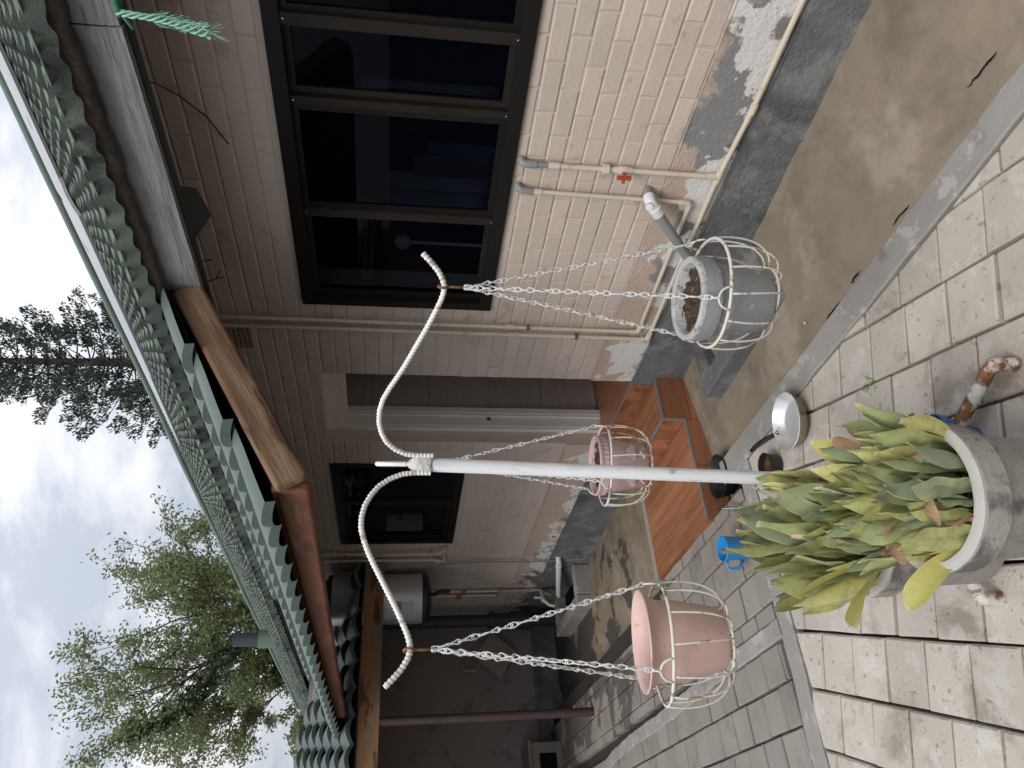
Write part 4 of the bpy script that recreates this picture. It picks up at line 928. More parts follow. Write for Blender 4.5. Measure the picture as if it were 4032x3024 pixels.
child_at(MB().lathe([(0, -.160), (.074, -.160), (.083, -.152), (.105, -.015), (.107, -.002), (.112, .0), (.113, .024), (.117, .026), (.118, .034), (.114, .038), (.108, .036), (.103, .02), (.099, .0)], (bM[0], bM[1], bM[2]), 72,
         lambda r, z, a: r + (.0022 * math.cos(a * 36 + z * 260) if -.001 <= z <= .025 and r > .1115 else 0)).build('body', M['pot_mauve'], smooth=True, ang=45), p3)
soil_disc(p3, bM[0], bM[1], bM[2] + .016, .103, 6, .010)
for side in (R_(34), R_(-34), R_(150), R_(-150)):
    em_ = MB()
    for j in range(7):
        a0 = fM + side + (j - 3) * .065; l = .030 + .014 * math.cos((j - 3) * .8); pts = []
        for k in range(5):
            u = k / 4; zz = -.112 + l * u; rr = .0865 + (zz + .15) * .163 + .001; aa = a0 + (j - 3) * .055 * u
            pts.append((bM[0] + rr * math.cos(aa), bM[1] + rr * math.sin(aa), bM[2] + zz))
        em_.tube(pts, [.003, .0045, .005, .004, .001], 6)
    for j in range(5):
        aa = fM + side + (j - 2) * .10; zz = -.128 - .006 * abs(j - 2); rr = .0865 + (zz + .15) * .163
        c = (bM[0] + rr * math.cos(aa), bM[1] + rr * math.sin(aa), bM[2] + zz); em_.lathe([(0, -.008), (.007, -.003), (.008, .002), (0, .008)], c, 8)
    child_at(em_.build('embossed_scroll', M['pot_mauve'], smooth=True), p3)

for pt_, bc_, tl_ in ((p2, bL, 7.5), (p3, bM, 3.5)):
    for o in pt_.children:
        for v in o.data.vertices: v.co = tiltm(bc_, R_(tl_)) @ v.co
# ------------------------------------------------------------------ big planters with snake plants
def planter(cx, cy, rt, zr, rb, label):
    t = thing('concrete_planter', label, 'planter', (cx, cy, GZ))
    h = zr - GZ
    def w2(r, z, a): return r * (1 + .010 * mnoise.noise((math.cos(a) * 2, math.sin(a) * 2, z * 7)))
    child_at(MB().lathe([(0, .055), (rb, .055), (rb + .006, .07), (rt - .030, h - .10), (rt - .026, h - .092), (rt - .004, h - .080), (rt - .001, h - .012)], (cx, cy, GZ), 56, w2).build('body', M['planter'], smooth=True, ang=30), t)
    child_at(MB().lathe([(rt - .0012, h - .016), (rt, h - .006), (rt - .006, h), (rt - .028, h), (rt - .033, h - .008), (rt - .038, h - .06)], (cx, cy, GZ), 56, lambda r, z, a: r * (1 + .008 * mnoise.noise((math.cos(a) * 6, math.sin(a) * 6, z * 20)))).build('rim', M['planter_rim'], smooth=True, ang=50), t)
    child_at(MB().lathe([(0, h - .045), (rt - .035, h - .047)], (cx, cy, GZ), 40).build('soil', M['soil']), t)
    return t
P1 = (.77, 1.57); P2 = (.815, 1.925); RT1, RT2 = .194, .182; ZR1, ZR2 = .31, .30
planter(P1[0], P1[1], RT1, ZR1, .142, 'large round concrete planter in front, filled with snake plant')
planter(P2[0], P2[1], RT2, ZR2, .140, 'rear concrete planter half hidden behind the front one')
def leaf_mesh(seed, dry=False):
    rg = random.Random(seed); Lh = 1.0; rows = 13; wid = rg.uniform(.095, .14); bend = rg.uniform(.02, .20) * (1 if rg.random() < .8 else -.5); twist = rg.uniform(-.7, .7); fold = rg.uniform(.2, .75); wave = rg.uniform(.004, .022)
    if dry: twist *= 2.2; fold *= 1.6; wave = .03; wid *= .8
    cut = rg.random() < .15; side = rg.uniform(-.06, .06); vs = []; uv = []; fs = []
    tip = rg.uniform(.55, .75)
    for i in range(rows + 1):
        t = i / rows; z = t
        w = wid * (.42 + .58 * math.sin(min(1, t / .55) * math.pi / 2)) * (1 if t < tip else max(.02, math.cos((t - tip) / (1.0 - tip) * math.pi / 2) ** 1.05))
        if cut and t > .93: w = max(w, wid * .35)
        y = bend * t * t; x = side * math.sin(t * math.pi) ; a = twist * t
        for j in range(5):
            s = (j - 2) / 2; px = w * s * math.cos(fold * abs(s)); py = w * fold * abs(s) ** 1.5 * .9 + wave * math.sin(t * 17 + j) * abs(s)
            vs.append((x + px * math.cos(a) - py * math.sin(a), y + px * math.sin(a) + py * math.cos(a), z - .06 * t * abs(bend))); uv.append((j / 4, t))
    for i in range(rows):
        for j in range(4): a = 5 * i + j; fs.append((a, a + 1, a + 6, a + 5))
    me = bpy.data.meshes.new('leaf'); me.from_pydata(vs, [], fs); ul = me.uv_layers.new(name='UVMap')
    for lp in me.loops: ul.data[lp.index].uv = uv[lp.vertex_index]
    me.polygons.foreach_set('use_smooth', [True] * len(me.polygons)); me.materials.append(M['leaf_dry'] if dry else M['snake']); return me
LEAVES = [leaf_mesh(100 + i) for i in range(16)]; DRY = [leaf_mesh(300 + i, True) for i in range(5)]
def snake_plant(c, rr, z, n, label, seed, lmin, lmax, leanbias, tight=False):
    rg = random.Random(seed); t = thing('snake_plant', label, 'plant', (c[0], c[1], z))
    k = 0
    while k < n:
        r = rr * math.sqrt((k + .5) / n); a = k * 2.39996 + rg.uniform(-.3, .3)
        dry = rg.random() < .13; me = rg.choice(DRY if dry else LEAVES)
        o = bpy.data.objects.new('leaf', me); COL.objects.link(o); o.parent = t
        o.location = (r * math.cos(a), r * math.sin(a), -.01)
        lean = R_(rg.uniform(0, 9)) + (r / rr) * R_(rg.uniform(0, 20)); s = rg.uniform(lmin, lmax) * (1 - .30 * r / rr) * (.55 if dry else 1)
        ax = a + rg.uniform(-.7, .7)
        if tight and math.cos(ax - R_(10)) > .2: lean *= tight
        q = Matrix.Rotation(lean, 4, Vector((-math.sin(ax), math.cos(ax), 0))) @ Matrix.Rotation(leanbias[1], 4, Vector((-math.sin(leanbias[0]), math.cos(leanbias[0]), 0))) @ Matrix.Rotation(rg.uniform(0, 6.28), 4, 'Z')
        o.rotation_euler = q.to_euler(); o.scale = (s * rg.uniform(.95, 1.25), s * rg.uniform(.95, 1.25), s); k += 1
    return t
sp1 = snake_plant(P1, RT1 - .045, ZR1 - .045, 130, 'dense snake plant with pale scarred leaves in the front planter', 21, .18, .36, (R_(20), R_(4)), .9)
sp2 = snake_plant(P2, RT2 - .040, ZR2 - .045, 125, 'taller yellowing snake plant in the rear planter behind the pole', 22, .26, .47, (R_(30), R_(5)), .5)
# the broad yellow leaf bending out over the rear rim, and a few fallen dry scraps on the front rim
def bigleaf(root, base, dirv, length, width, droop, twist, mat):
    mb = []; uv = []; fs = []; d = Vector(dirv).normalized(); s = d.cross(Vector((0, 0, 1))).normalized(); rows = 14
    for i in range(rows + 1):
        t = i / rows; w = width * (.35 + .65 * math.sin(min(1, t / .5) * math.pi / 2)) * (1 if t < .72 else max(.12, math.cos((t - .72) / .28 * math.pi / 2) ** .7))
        p = Vector(base) + d * length * t + Vector((0, 0, -droop * t * t)) ; a = twist * t
        nrm = s.cross(d).normalized()
        for j in range(5):
            q = (j - 2) / 2; o_ = s * (w * q * math.cos(a)) + nrm * (w * q * math.sin(a) + .25 * w * q * q); v = p + o_; mb.append(tuple(v)); uv.append((j / 4, t))
    for i in range(rows):
        for j in range(4): a = 5 * i + j; fs.append((a, a + 1, a + 6, a + 5))
    me = bpy.data.meshes.new('leaf'); me.from_pydata(mb, [], fs); ul = me.uv_layers.new(name='UVMap')
    for lp in me.loops: ul.data[lp.index].uv = uv[lp.vertex_index]
    me.polygons.foreach_set('use_smooth', [True] * len(me.polygons)); o = mkobj('leaf', me, mat); return child_at(o, root)
yel = M['snake'].copy(); yel.name = 'yellow_leaf'
rp_ = [n for n in yel.node_tree.nodes if n.type == 'VALTORGB'][0]
for e in rp_.color_ramp.elements: e.color = (.44, .41, .13, 1)
for n_ in yel.node_tree.nodes:
    if n_.type == 'MIX' and abs(n_.inputs[7].default_value[0] - .21) < .01: n_.inputs[7].default_value = (.34, .335, .11, 1)
bigleaf(sp2, (.70, 1.86, .27), (-.30, -.10, .46), .36, .050, .10, .25, yel)
bigleaf(sp2, (.73, 1.90, .27), (-.16, .02, .50), .34, .040, .05, -.3, yel)
bigleaf(sp2, (.70, 1.95, .27), (-.12, .10, .50), .34, .040, .03, .3, M['snake'])
bigleaf(sp1, (.63, 1.57, .27), (-.20, .22, .26), .22, .036, .03, .3, yel)
bigleaf(sp1, (.88, 1.64, .27), (.20, .06, .46), .28, .034, .02, -.4, yel)
for i in range(13):
    a = R_(rnd(-175, -20)); r_ = RT1 - rnd(.03, .15); x = P1[0] + r_ * math.cos(a); y = P1[1] + r_ * math.sin(a)
    bigleaf(sp1, (x, y, ZR1 + rnd(.0, .20)), (rnd(-.6, .6), rnd(-.6, .6), rnd(.2, .9)), rnd(.05, .10), rnd(.012, .024), .03, rnd(-2, 2), M['leaf_dry'])
# ------------------------------------------------------------------ things on the ground
PZ = onpave(1.685, 2.66)
pan = thing('frying_pan', 'shallow aluminium pan with black handle leaning on the paving', 'pan', (1.70, 2.66, GZ))
pm = Matrix.Translation((PZ[0], PZ[1], PZ[2] + .006)) @ Matrix.Rotation(R_(-3), 4, 'X')
def xf(mb, m): mb.v = [tuple(m @ Vector(v)) for v in mb.v]; return mb
child_at(xf(MB().lathe([(0, .002), (.085, .002), (.108, .012), (.128, .055), (.1305, .058)], n=48), pm).build('outside', M['brass_pan'], smooth=True, ang=60), pan)
child_at(xf(MB().lathe([(.1306, .0582), (.128, .060), (.1255, .056), (.104, .016), (.09, .008), (0, .007)], n=48), pm).build('inside', M['alu_pan'], smooth=True, ang=60), pan)
hang = R_(84); d = Vector((math.cos(hang), math.sin(hang), 0)); s = Vector((-d.y, d.x, 0))
hp_ = [d * .118 + Vector((0, 0, .040)), d * .145 + Vector((0, 0, .048)), d * .175 + Vector((0, 0, .066)), d * .22 + Vector((0, 0, .080)), d * .275 + Vector((0, 0, .088)), d * .325 + Vector((0, 0, .090))]
mb = MB(); mb.tube(hp_, [.013, .011, .011, .012, .012, .010], 10); child_at(xf(mb, pm).build('handle', M['black_plastic'], smooth=True, ang=60), pan)
for a in (-.16, .0, .14):
    p = Vector((math.cos(hang + a) * .1155, math.sin(hang + a) * .1155, .040 + (.010 if a == 0 else 0)))
    child_at(xf(MB().lathe([(0, -.004), (.0055, -.002), (.0045, .003), (0, .0045)], (p.x, p.y, p.z), 8), pm).build('rivet', M['steel'], smooth=True), pan)
bw = thing('black_bowl', 'small black bowl with brown water behind the plants', 'bowl', (1.60, 2.93, GZ))
child_at(MB().lathe([(0, 0), (.045, 0), (.052, .01), (.060, .066), (.061, .07), (.057, .07), (.052, .03)], (*onpave(1.60, 2.93)[:2], onpave(1.60, 2.93)[2] + .004), 32).build('body', M['black_plastic'], smooth=True, ang=50), bw)
child_at(MB().lathe([(0, .04), (.0535, .04)], (*onpave(1.60, 2.93)[:2], onpave(1.60, 2.93)[2] + .004), 24).build('water', M['tea']), bw)
bb = thing('black_basin', 'round black basin pushed against the lowest step', 'basin', (1.80, 3.40, GZ))
child_at(MB().lathe([(0, 0), (.085, 0), (.094, .008), (.118, .085), (.121, .090), (.116, .092), (.108, .08), (.085, .012), (0, .010)], (1.775, 3.375, -.135), 40).build('body', M['black_plastic'], smooth=True, ang=50), bb)
sp_ = thing('spoon', 'steel spoon handle sticking up by the wood-look step', 'spoon', (1.50, 3.22, GZ))
mb = MB(); mb.tube([(1.50, 3.18, (GZ + .055) + .01), (1.53, 3.24, (GZ + .055) + .06), (1.555, 3.30, (GZ + .055) + .095), (1.57, 3.335, (GZ + .055) + .105)], [.005, .006, .009, .010], 8); mb.lathe([(0, 0), (.02, .004), (.026, .012), (.022, .014), (0, .006)], (1.485, 3.16, GZ + .058), 14); child_at(mb.build('handle', M['steel'], smooth=True), sp_)
jg = thing('plastic_jug', 'bright blue plastic jug with a handle by the planters', 'jug', (1.40, 3.50, GZ))
jx, jy, jz = onpave(1.385, 3.42)
child_at(MB().lathe([(0, 0), (.048, 0), (.052, .006), (.060, .135), (.063, .14), (.060, .143), (.057, .13), (.049, .01), (0, .008)], (jx, jy, jz + .003), 36).build('body', M['blue_jug'], smooth=True, ang=50), jg)
hd_ = math.atan2(-jy, -jx) + R_(-95); dv = Vector((math.cos(hd_), math.sin(hd_), 0))
mb = MB(); mb.tube([Vector((jx, jy, jz + .12)) + dv * .055, Vector((jx, jy, jz + .122)) + dv * .085, Vector((jx, jy, jz + .10)) + dv * .100, Vector((jx, jy, jz + .06)) + dv * .095, Vector((jx, jy, jz + .035)) + dv * .055], .0075, 8); child_at(mb.build('handle', M['blue_jug'], smooth=True), jg)
cj = thing('clear_jar', 'small clear plastic jar half hidden behind the leaves', 'jar', (1.20, 3.12, GZ))
child_at(MB().lathe([(0, 0), (.035, 0), (.038, .008), (.036, .06), (.030, .07), (.030, .078), (.027, .078), (.027, .066), (.033, .055), (.034, .01), (0, .006)], (*onpave(1.20, 3.12)[:2], onpave(1.20, 3.12)[2] + .003), 28).build('body', M['clear'], smooth=True, ang=50), cj)
bp_ = thing('blue_pot', 'blue plastic pot leaning behind the front planter', 'pot', (1.16, 1.78, GZ))
pmx = Matrix.Translation((1.075, 1.80, zp(1.8) + .005)) @ Matrix.Rotation(R_(10), 4, 'Y') @ Matrix.Scale(.82, 4)
child_at(xf(MB().lathe([(0, 0), (.052, 0), (.056, .006), (.076, .15), (.080, .152), (.080, .172), (.075, .172), (.072, .15), (.07, .13)], n=36), pmx).build('body', M['blue_pot'], smooth=True, ang=50), bp_)
child_at(xf(MB().lathe([(0, .142), (.071, .142)], n=28), pmx).build('soil', M['soil']), bp_)
sc = thing('succulent', 'small grey-green succulent with a dry orange flower in the blue pot', 'plant', (1.15, 1.80, GZ + .15))
base = pmx @ Vector((0, 0, .14))
for k in range(7):
    a = rnd(0, 6.28); l = rnd(.04, .11); dd = Vector((math.cos(a) * .5 + .25, math.sin(a) * .5 + .35, 1)).normalized() * l; b0 = base + Vector((math.cos(a) * .03, math.sin(a) * .03, 0))
    child_at(MB().tube([b0, b0 + dd * .5, b0 + dd], .003, 6).build('stem', M['succulent'], smooth=True), sc)
    for j in range(7):
        t = .35 + .65 * j / 6; c = b0 + dd * t; aa = j * 2.4; v = Vector((math.cos(aa), math.sin(aa), .5)).normalized() * rnd(.018, .03)
        child_at(MB().tube([c, c + v * .5, c + v * .85, c + v], [.003, .0065, .005, .0008], 6).build('leaf', M['succulent'], smooth=True), sc)
top = base + Vector((.05, .07, .10)); child_at(MB().tube([base, base + Vector((.03, .04, .06)), top], .0022, 5).build('stem', M['succulent']), sc)
child_at(MB().lathe([(0, 0), (.009, .004), (.012, .010), (.006, .013), (0, .010)], tuple(top), 10).build('flower', M['petal'], smooth=True), sc)
# weeds in a joint, pebbles, lime mark
wdm = MB()
for k in range(16):
    a = rnd(0, 6.28); b0 = Vector(onpave(1.535 + rnd(-.02, .02), 2.15 + rnd(-.03, .03))) + Vector((0, 0, -.004)); v = Vector((math.cos(a) * .02, math.sin(a) * .02, rnd(.008, .022))); s_ = Vector((-math.sin(a), math.cos(a), 0)) * .0025
    wdm.add([b0 - s_, b0 + s_, b0 + v * .6 + s_ * 1.3, b0 + v, b0 + v * .6 - s_ * 1.3], [(0, 1, 2, 3, 4)])
tag(wdm.build('weed', M['weed']), 'tiny green weed growing in a paving joint', 'weed')
for (x, y, z_, lb) in ((2.0, 2.34, zap(2.0, 2.34), 'pale pebble lying on the stained concrete strip'), (*onpave(1.60, 1.82), 'pale pebble lying on a paving joint by the kerb')):
    o = MB().lathe([(0, 0), (.007, .001), (.009, .004), (.006, .008), (0, .009)], (x, y, z_ + .001), 9); tag(o.build('pebble', M['pebble'], smooth=True), lb, 'pebble')

# ------------------------------------------------------------------ plumbing corner under the patio roof
gy = thing('water_heater', 'silver hot-water cylinder with dark ends hung on the wall', 'water heater', (2.30, 6.78, 1.38))
gc = (2.30, 6.80)
child_at(MB().lathe([(.222, 1.42), (.224, 1.425), (.224, 2.22), (.222, 2.225)], (gc[0], gc[1], 0), 40).build('tank', M['geyser'], smooth=True, ang=40), gy)
child_at(MB().lathe([(0, 1.335), (.10, 1.335), (.19, 1.355), (.221, 1.385), (.223, 1.42)], (gc[0], gc[1], 0), 40).build('lower_cap', M['tank_black'], smooth=True, ang=40), gy)
child_at(MB().lathe([(.223, 2.222), (.221, 2.26), (.18, 2.29), (0, 2.30)], (gc[0], gc[1], 0), 40).build('upper_cap', M['tank_black'], smooth=True, ang=40), gy)
def patch(a0, a1, z0, z1, r, mat, nm):
    mb = MB(); mb.grid(lambda u, v: (gc[0] + r * math.cos(a0 + (a1 - a0) * u), gc[1] + r * math.sin(a0 + (a1 - a0) * u), z0 + (z1 - z0) * v), 8, 1); return child_at(mb.build(nm, mat, smooth=True), gy)
ff_ = math.atan2(-gc[1], -gc[0])
patch(ff_ - .70, ff_ - .12, 1.50, 1.60, .2258, M['paper'], 'label'); patch(ff_ - .62, ff_ - .10, 1.605, 1.66, .2258, M['paper_blue'], 'label')
fan = thing('thermostat_cover', 'round black cover below the hot-water cylinder', 'cover', (2.22, 6.62, 1.24))
child_at(xf(MB().lathe([(0, 0), (.085, 0), (.09, .01), (.085, .03), (0, .045)], n=28), Matrix.Translation((2.30, 6.70, 1.245)) @ Matrix.Rotation(R_(78), 4, 'Y') @ Matrix.Rotation(R_(20), 4, 'X')).build('disc', M['tank_black'], smooth=True, ang=50), fan)
fp_ = thing('heater_pipes', 'cream pipework with red valve joining the hot-water cylinder', 'pipe', (2.5, 6.4, 1.2))
XP = D - .03
for pts in ([(XP, 6.29, 2.4), (XP, 6.29, 1.95), (XP - .02, 6.31, 1.93)], [(XP, 6.31, 1.78), (XP - .03, 6.22, 1.30), (XP, 6.20, 1.23)], [(XP, 6.20, 1.245), (XP, 6.33, 1.24), (XP, 6.45, 1.22), (XP, 6.47, 1.30)], [(XP, 6.44, 2.35), (XP, 6.44, 1.30), (XP, 6.47, 1.23)], [(XP, 6.2, 1.24), (XP, 6.45, 1.24)]): pipe(fp_, 'pipe', pts, .013, M['pvc'], 8)
for y_, z_ in ((6.20, 1.24), (6.45, 1.235), (6.29, 2.2), (6.31, 1.36), (6.29, 1.95)): pipe(fp_, 'fitting', [(XP, y_ - .02, z_), (XP, y_ + .02, z_)], .02, M['pvc'], 10)
pipe(fp_, 'valve', [(XP - .01, 6.29, 2.10), (XP - .04, 6.29, 2.10)], .016, M['red'], 8)
pipe(fp_, 'thin_line', [(XP - .02, 6.60, 2.1), (XP - .01, 6.56, 1.4), (XP, 6.5, .9), (XP, 6.52, .45), (XP, 6.46, -.10)], .007, M['pvc_grey'], 8)
lp = thing('tap_pipes', 'pair of pipes with small red taps by the far corner', 'pipe', (2.48, 7.4, .9))
for y_, zt in ((7.30, .98), (7.42, 1.02)):
    pipe(lp, 'pipe', [(XP, y_, 1.42), (XP, y_, .62)], .013, M['pvc'], 8); pipe(lp, 'tap', [(XP - .015, y_, zt - .02), (XP - .015, y_, zt + .03)], .022, M['red'], 8)
pipe(lp, 'pipe', [(XP, 7.26, .63), (XP, 7.46, .63), (XP, 7.46, .72)], .015, M['pvc_old'], 8); pipe(lp, 'drop', [(XP, 7.30, .63), (XP, 7.28, .22), (2.44, 7.2, .10)], .018, M['pvc_old'], 8)
wp3 = thing('waste_pipe', 'short pale waste pipe above the concrete trough', 'pipe', (2.45, 6.6, .15))
pipe(wp3, 'barrel', [(D + .01, 6.42, .18), (2.50, 6.44, .172), (2.44, 6.95, .085), (2.42, 7.15, .045)], .026, M['pvc_white'], 12); pipe(wp3, 'collar', [(2.49, 6.50, .162), (2.484, 6.55, .154)], .031, M['pvc_white'], 12)
tpw = thing('garden_tap', 'cream plastic garden tap over the trough', 'tap', (2.40, 7.15, .2))
pipe(tpw, 'body', [(2.46, 7.18, .21), (2.36, 7.12, .21)], .024, M['pvc'], 10); pipe(tpw, 'spout', [(2.37, 7.12, .215), (2.31, 7.10, .16), (2.30, 7.10, .11)], .016, M['pvc'], 10); pipe(tpw, 'head', [(2.40, 7.14, .22), (2.40, 7.14, .30)], .014, M['pvc'], 8)
tr = thing('concrete_trough', 'low rough concrete trough under the pipes', 'trough', (2.3, 7.1, GZ))
for a, b in (((2.14, 6.58, -.2), (2.24, 7.62, .01)), ((2.241, 6.58, -.2), (2.53, 6.68, .006)), ((2.241, 7.50, -.2), (2.53, 7.62, .006))):
    o = child_at(MB().box(a, b).build('side', M['kerb']), tr); bv = o.modifiers.new('b', 'BEVEL'); bv.width = .014; bv.segments = 2
child_at(MB().box((2.24, 6.68, -.2), (2.53, 7.5, -.10)).build('floor', M['dark']), tr)
sv = thing('soil_stack', 'fat dark soil pipe with ribbed joint in the far corner', 'pipe', (2.40, 7.85, .0))
pipe(sv, 'barrel', [(2.40, 7.85, 2.6), (2.40, 7.85, .42)], .065, M['dark_pipe'], 16)
for z0, z1, r_ in ((.62, .68, .088), (.44, .60, .078), (.30, .44, .095), (.24, .30, .105), (-.15, .24, .075)): pipe(sv, 'collar', [(2.40, 7.85, z0), (2.40, 7.85, z1)], r_, M['dark_pipe'], 16)
sv2 = thing('sink_pipes', 'bent cream pipe beside a tilted grey board', 'pipe', (2.2, 8.2, .6))
pipe(sv2, 'pipe', [(2.10, 8.38, .92), (2.02, 8.36, .92), (2.02, 8.36, .78), (2.14, 8.36, .72), (2.20, 8.36, .60)], .014, M['pvc_old'], 8)
bd = MB(); bd.bar((2.28, 8.30, .70), (2.06, 8.34, .42), .36, .02, up=(.3, -1, 0)); child_at(bd.build('board', M['pvc_old']), sv2)
cb = thing('old_cabinet', 'low old wooden cabinet against the far patio wall', 'cabinet', (1.0, 8.2, GZ))
child_at(MB().box((.2, 7.98, -.02), (1.22, 8.01, .30)).build('front', M['cabinet']), cb); child_at(MB().box((1.19, 8.011, -.02), (1.22, 8.40, .299)).build('side', M['cabinet']), cb)
child_at(MB().box((.18, 7.96, .301), (1.24, 8.42, .33)).build('top', M['cabinet']), cb)
child_at(MB().box((.3, 7.974, .05), (1.12, 7.979, .22)).build('opening', M['dark']), cb)

# ------------------------------------------------------------------ trees
def leafquad(mb, p, d, w, up=None):
    d = Vector(d); s = d.cross(Vector((rnd(-1, 1), rnd(-1, 1), rnd(-1, 1)))).normalized() * w
    mb.add([p, p + d * .45 + s, p + d, p + d * .45 - s], [(0, 1, 2, 3)])
def norfolk(base, top_z, label):
    t = thing('norfolk_pine', label, 'tree', base); bx_, by_, bz = base; H_ = top_z - bz
    trk = MB(); trk.tube([(bx_, by_, bz), (bx_ + .05, by_, bz + H_ * .5), (bx_, by_ + .05, top_z)], [.30, .17, .03], 8); child_at(trk.build('trunk', M['bark_pine'], smooth=True), t)
    br = MB(); fo = MB(); z_ = bz + H_ * .35
    while z_ < top_z - .1:
        k = (top_z - z_) / (H_ * .65); ln = .25 + 2.9 * k ** .85; nb = 6; ph = rnd(0, 6.28)
        for i in range(nb):
            a = ph + 2 * math.pi * i / nb + rnd(-.25, .25); l = ln * rnd(.7, 1.12); dr = Vector((math.cos(a), math.sin(a), 0)); P = []
            for j in range(8):
                u = j / 7; P.append(Vector((bx_, by_, z_)) + dr * l * u + Vector((0, 0, l * (.10 * u + .20 * u * u))))
            br.tube(P, [.028 - .022 * j / 7 for j in range(8)], 4, cap=False)
            nt_ = max(3, int(l * 2.9))
            for q in range(nt_):
                u = .38 + .62 * (q + rnd(.3, 1)) / nt_; c = P[0].lerp(P[-1], u); c.z = z_ + l * (.10 * u + .20 * u * u)
                sd_ = Vector((-dr.y, dr.x, 0)) * rnd(-1, 1) * (.30 + .12 * l) * (1 - .5 * u); c = c + sd_; ax = (dr * .35 + Vector((0, 0, 1)) + sd_ * .4).normalized(); ht = rnd(.26, .46)
                br.tube([P[0].lerp(P[-1], max(0, u - .12)) * 1.0, c], .008, 3, cap=False) if q % 2 == 0 else None
                for m_ in range(72):
                    aa = rnd(0, 6.28); k2 = rnd(0, 1); off = Vector((math.cos(aa), math.sin(aa), 0)) * (rnd(.03, .23) * math.sin(math.pi * (.15 + .8 * k2))); p = c + ax * (ht * k2) + off
                    leafquad(fo, p, (ax * .7 + off * 4.0).normalized() * rnd(.08, .13), rnd(.018, .028))
        z_ += .41
    child_at(br.build('branches', M['bark_pine']), t); child_at(fo.build('crown', M['foliage_pine']), t); return t
norfolk((13.9, 19.3, -.2), 16.2, 'dark Norfolk pine with tufted branches behind the roof')

def broadleaf(base, limbs, label, leafm, rgseed, leafsize=.15, per=15, depth_=4, name='shade_tree', spread=.62):
    rg = random.Random(rgseed); t = thing(name, label, 'tree', base); wood = MB(); fo = MB(); B = Vector(base)
    def grow(p, d, l, r, lev):
        P = [p]; dd = d.copy(); n = 4
        for i in range(n):
            dd = (dd + Vector((rg.uniform(-1, 1), rg.uniform(-1, 1), rg.uniform(-.5, .9))) * .16).normalized(); P.append(P[-1] + dd * l / n)
        wood.tube(P, [r * (1 - .4 * i / n) for i in range(n + 1)], 5 if lev > 1 else 7, cap=False)
        if lev == 0:
            for i in range(per):
                c = P[rg.randrange(1, n + 1)] + Vector((rg.gauss(0, 1), rg.gauss(0, 1), rg.gauss(0, 1))) * l * .16
                v = Vector((rg.gauss(0, 1), rg.gauss(0, 1), rg.gauss(-.25, .8))).normalized() * leafsize * rg.uniform(.7, 1.3)
                s = v.cross(Vector((rg.uniform(-1, 1), rg.uniform(-1, 1), rg.uniform(-1, 1)))).normalized() * leafsize * .24
                fo.add([c, c + v * .45 + s, c + v, c + v * .45 - s], [(0, 1, 2, 3)])
            return
        nb = 4 if lev > 1 else 5
        for i in range(nb):
            if lev < 3 and rg.random() < .22: continue
            q = P[rg.randrange(max(1, n - 2), n + 1)]; a = rg.uniform(0, 6.28)
            o = d.orthogonal().normalized(); o2 = d.cross(o); nd = (d + (o * math.cos(a) + o2 * math.sin(a)) * spread * rg.uniform(.6, 1.4) + Vector((0, 0, .10))).normalized()
            grow(q, nd, l * rg.uniform(.58, .78), r * .55, lev - 1)
    wood.tube([B, B + Vector((.2, 0, 2.5)), B + Vector((.1, .1, 4.2))], [.55, .42, .36], 10)
    for (off, tip, lev) in limbs:
        p = B + Vector(off); q = Vector(tip); d = (q - p); grow(p, d.normalized(), d.length * .355, .10, lev)
    child_at(wood.build('trunk', M['bark'], smooth=True), t); child_at(fo.build('crown', leafm), t); return t
TB = (9.6, 33.0, -.2)
limbs = [((0, 0, 3.0), (8.8, 31.5, 7.6), 4), ((0, 0, 2.6), (12.2, 30.6, 8.4), 4), ((0, 0, 2.6), (6.4, 32.4, 8.2), 4), ((0, 0, 3.8), (7.6, 33.5, 16.5), 4), ((0, 0, 3.2), (12.6, 29.0, 14.8), 4), ((0, 0, 3.0), (13.9, 28.0, 11.2), 4), ((0, 0, 3.6), (5.6, 33.6, 14.2), 4), ((0, 0, 3.0), (4.9, 34.0, 10.4), 4), ((0, 0, 4.0), (10.4, 31.6, 14.0), 4)]
broadleaf(TB, limbs, 'tall airy broadleaf tree spreading above the far roof', M['foliage'], 5, .18, 32, 4)
broadleaf((5.6, 36.0, -.2), [((0, 0, 2.4), (4.2, 35.5, 6.6), 3), ((0, 0, 2.2), (6.6, 35.5, 6.6), 3), ((0, 0, 2.4), (5.4, 34.6, 7.2), 3), ((0, 0, 2.4), (3.2, 35.6, 5.2), 3)], 'bright yellow-green bushy tree low behind the roof end', M['foliage_bright'], 8, .24, 20, 3, 'bushy_tree')
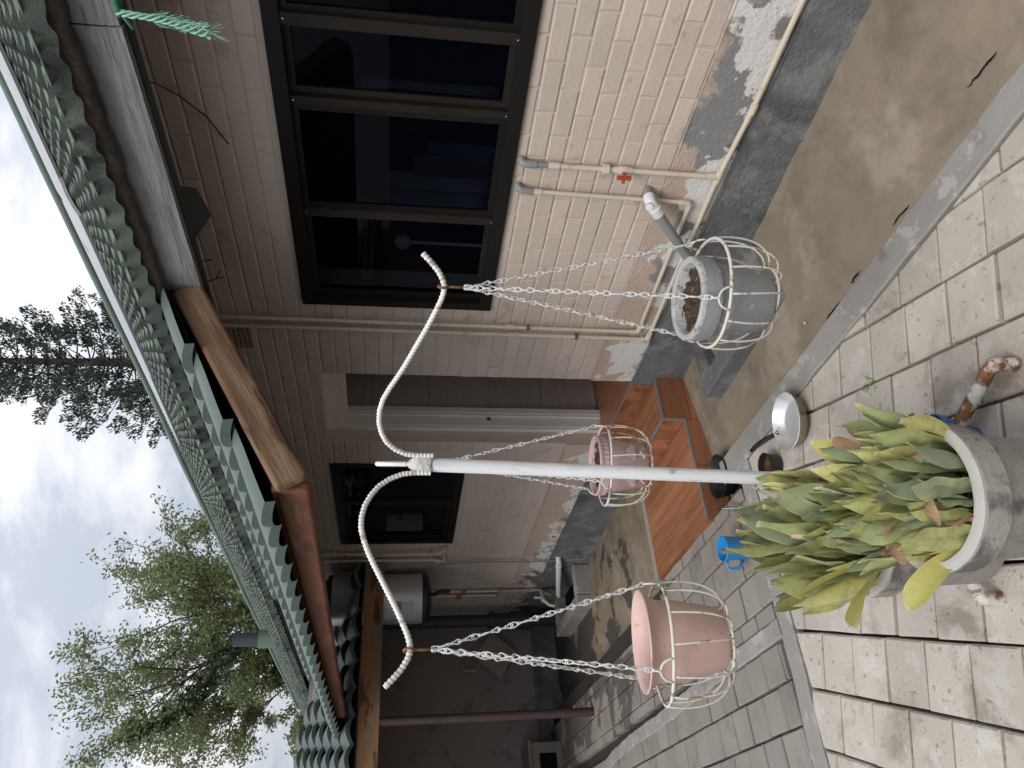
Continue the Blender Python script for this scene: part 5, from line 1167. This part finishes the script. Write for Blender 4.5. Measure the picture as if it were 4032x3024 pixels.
# creeper with big leaves hanging in the tall tree
cv = thing('tree_creeper', 'dark big-leaved creeper climbing through the tall tree', 'creeper', (7.4, 30.5, 8.0))
stm = MB(); lv = MB(); path = [Vector((5.35, 30.0, 10.9)), Vector((5.9, 30.2, 9.9)), Vector((6.6, 30.4, 9.1)), Vector((7.3, 30.4, 8.6)), Vector((8.3, 30.4, 8.2))]
stm.tube(path, .06, 6)
for i in range(300):
    u = rnd(0, .999) * (len(path) - 1); k = int(u); p = path[k].lerp(path[k + 1], u - k) + Vector((rnd(-1, 1), rnd(-1, 1), rnd(-1, 1))) * (.22 + .30 * u / 4)
    leafquad(lv, p, Vector((rnd(-.6, .6), rnd(-1, .2), rnd(-1, .1))).normalized() * rnd(.25, .45), rnd(.05, .09))
child_at(stm.build('stem', M['bark']), cv); child_at(lv.build('leaves', M['foliage_vine']), cv)
# unseen wall added on the open side to darken reflections in the panes
bw_ = thing('boundary_wall', 'plain boundary wall across the yard', 'wall', (-3.6, 6, GZ)); child_at(MB().box((-3.8, -6, -.3), (-3.6, 20, 1.9)).build('wall', M['dim_wall']), bw_)

# inside the front room: dim cloths, and a globe put in for a reflection
lm_ = thing('table_lamp', 'white globe lamp on a thin stand inside the front window', 'lamp', (2.98, 2.98, 1.2))
child_at(MB().tube([(3.0, 2.95, .95), (3.0, 2.95, 1.62)], .010, 8).build('stem', M['lamp_globe']), lm_); child_at(MB().lathe([(.045 * math.sin(math.pi * i / 12), -.045 * math.cos(math.pi * i / 12)) for i in range(13)], (3.0, 2.95, 1.66), 20).build('globe', M['lamp_globe'], smooth=True), lm_)
for (y, z0, z1, w, mt, lb) in ((2.55, 1.22, 1.74, .13, 'cloth_pale', 'pale cloth hanging behind the third window pane'), (2.38, 1.2, 1.62, .07, 'cloth_red', 'dark red cloth hanging inside the window'), (2.30, 1.2, 1.55, .06, 'cloth_blue', 'blue cloth hanging inside the window beside the red one'), (1.95, 1.25, 1.85, .02, 'cloth_pale', 'thin pale strip hanging inside the second window pane')):
    mb = MB(); mb.grid(lambda u, v: (2.95 + .02 * math.sin(u * 14) * (1 - v * .5), y - w + 2 * w * u, z0 + (z1 - z0) * v), 14, 6); o = mb.build('hanging_cloth', M[mt], smooth=True); tag(o, lb, 'cloth'); so = o.modifiers.new('s', 'SOLIDIFY'); so.thickness = .004
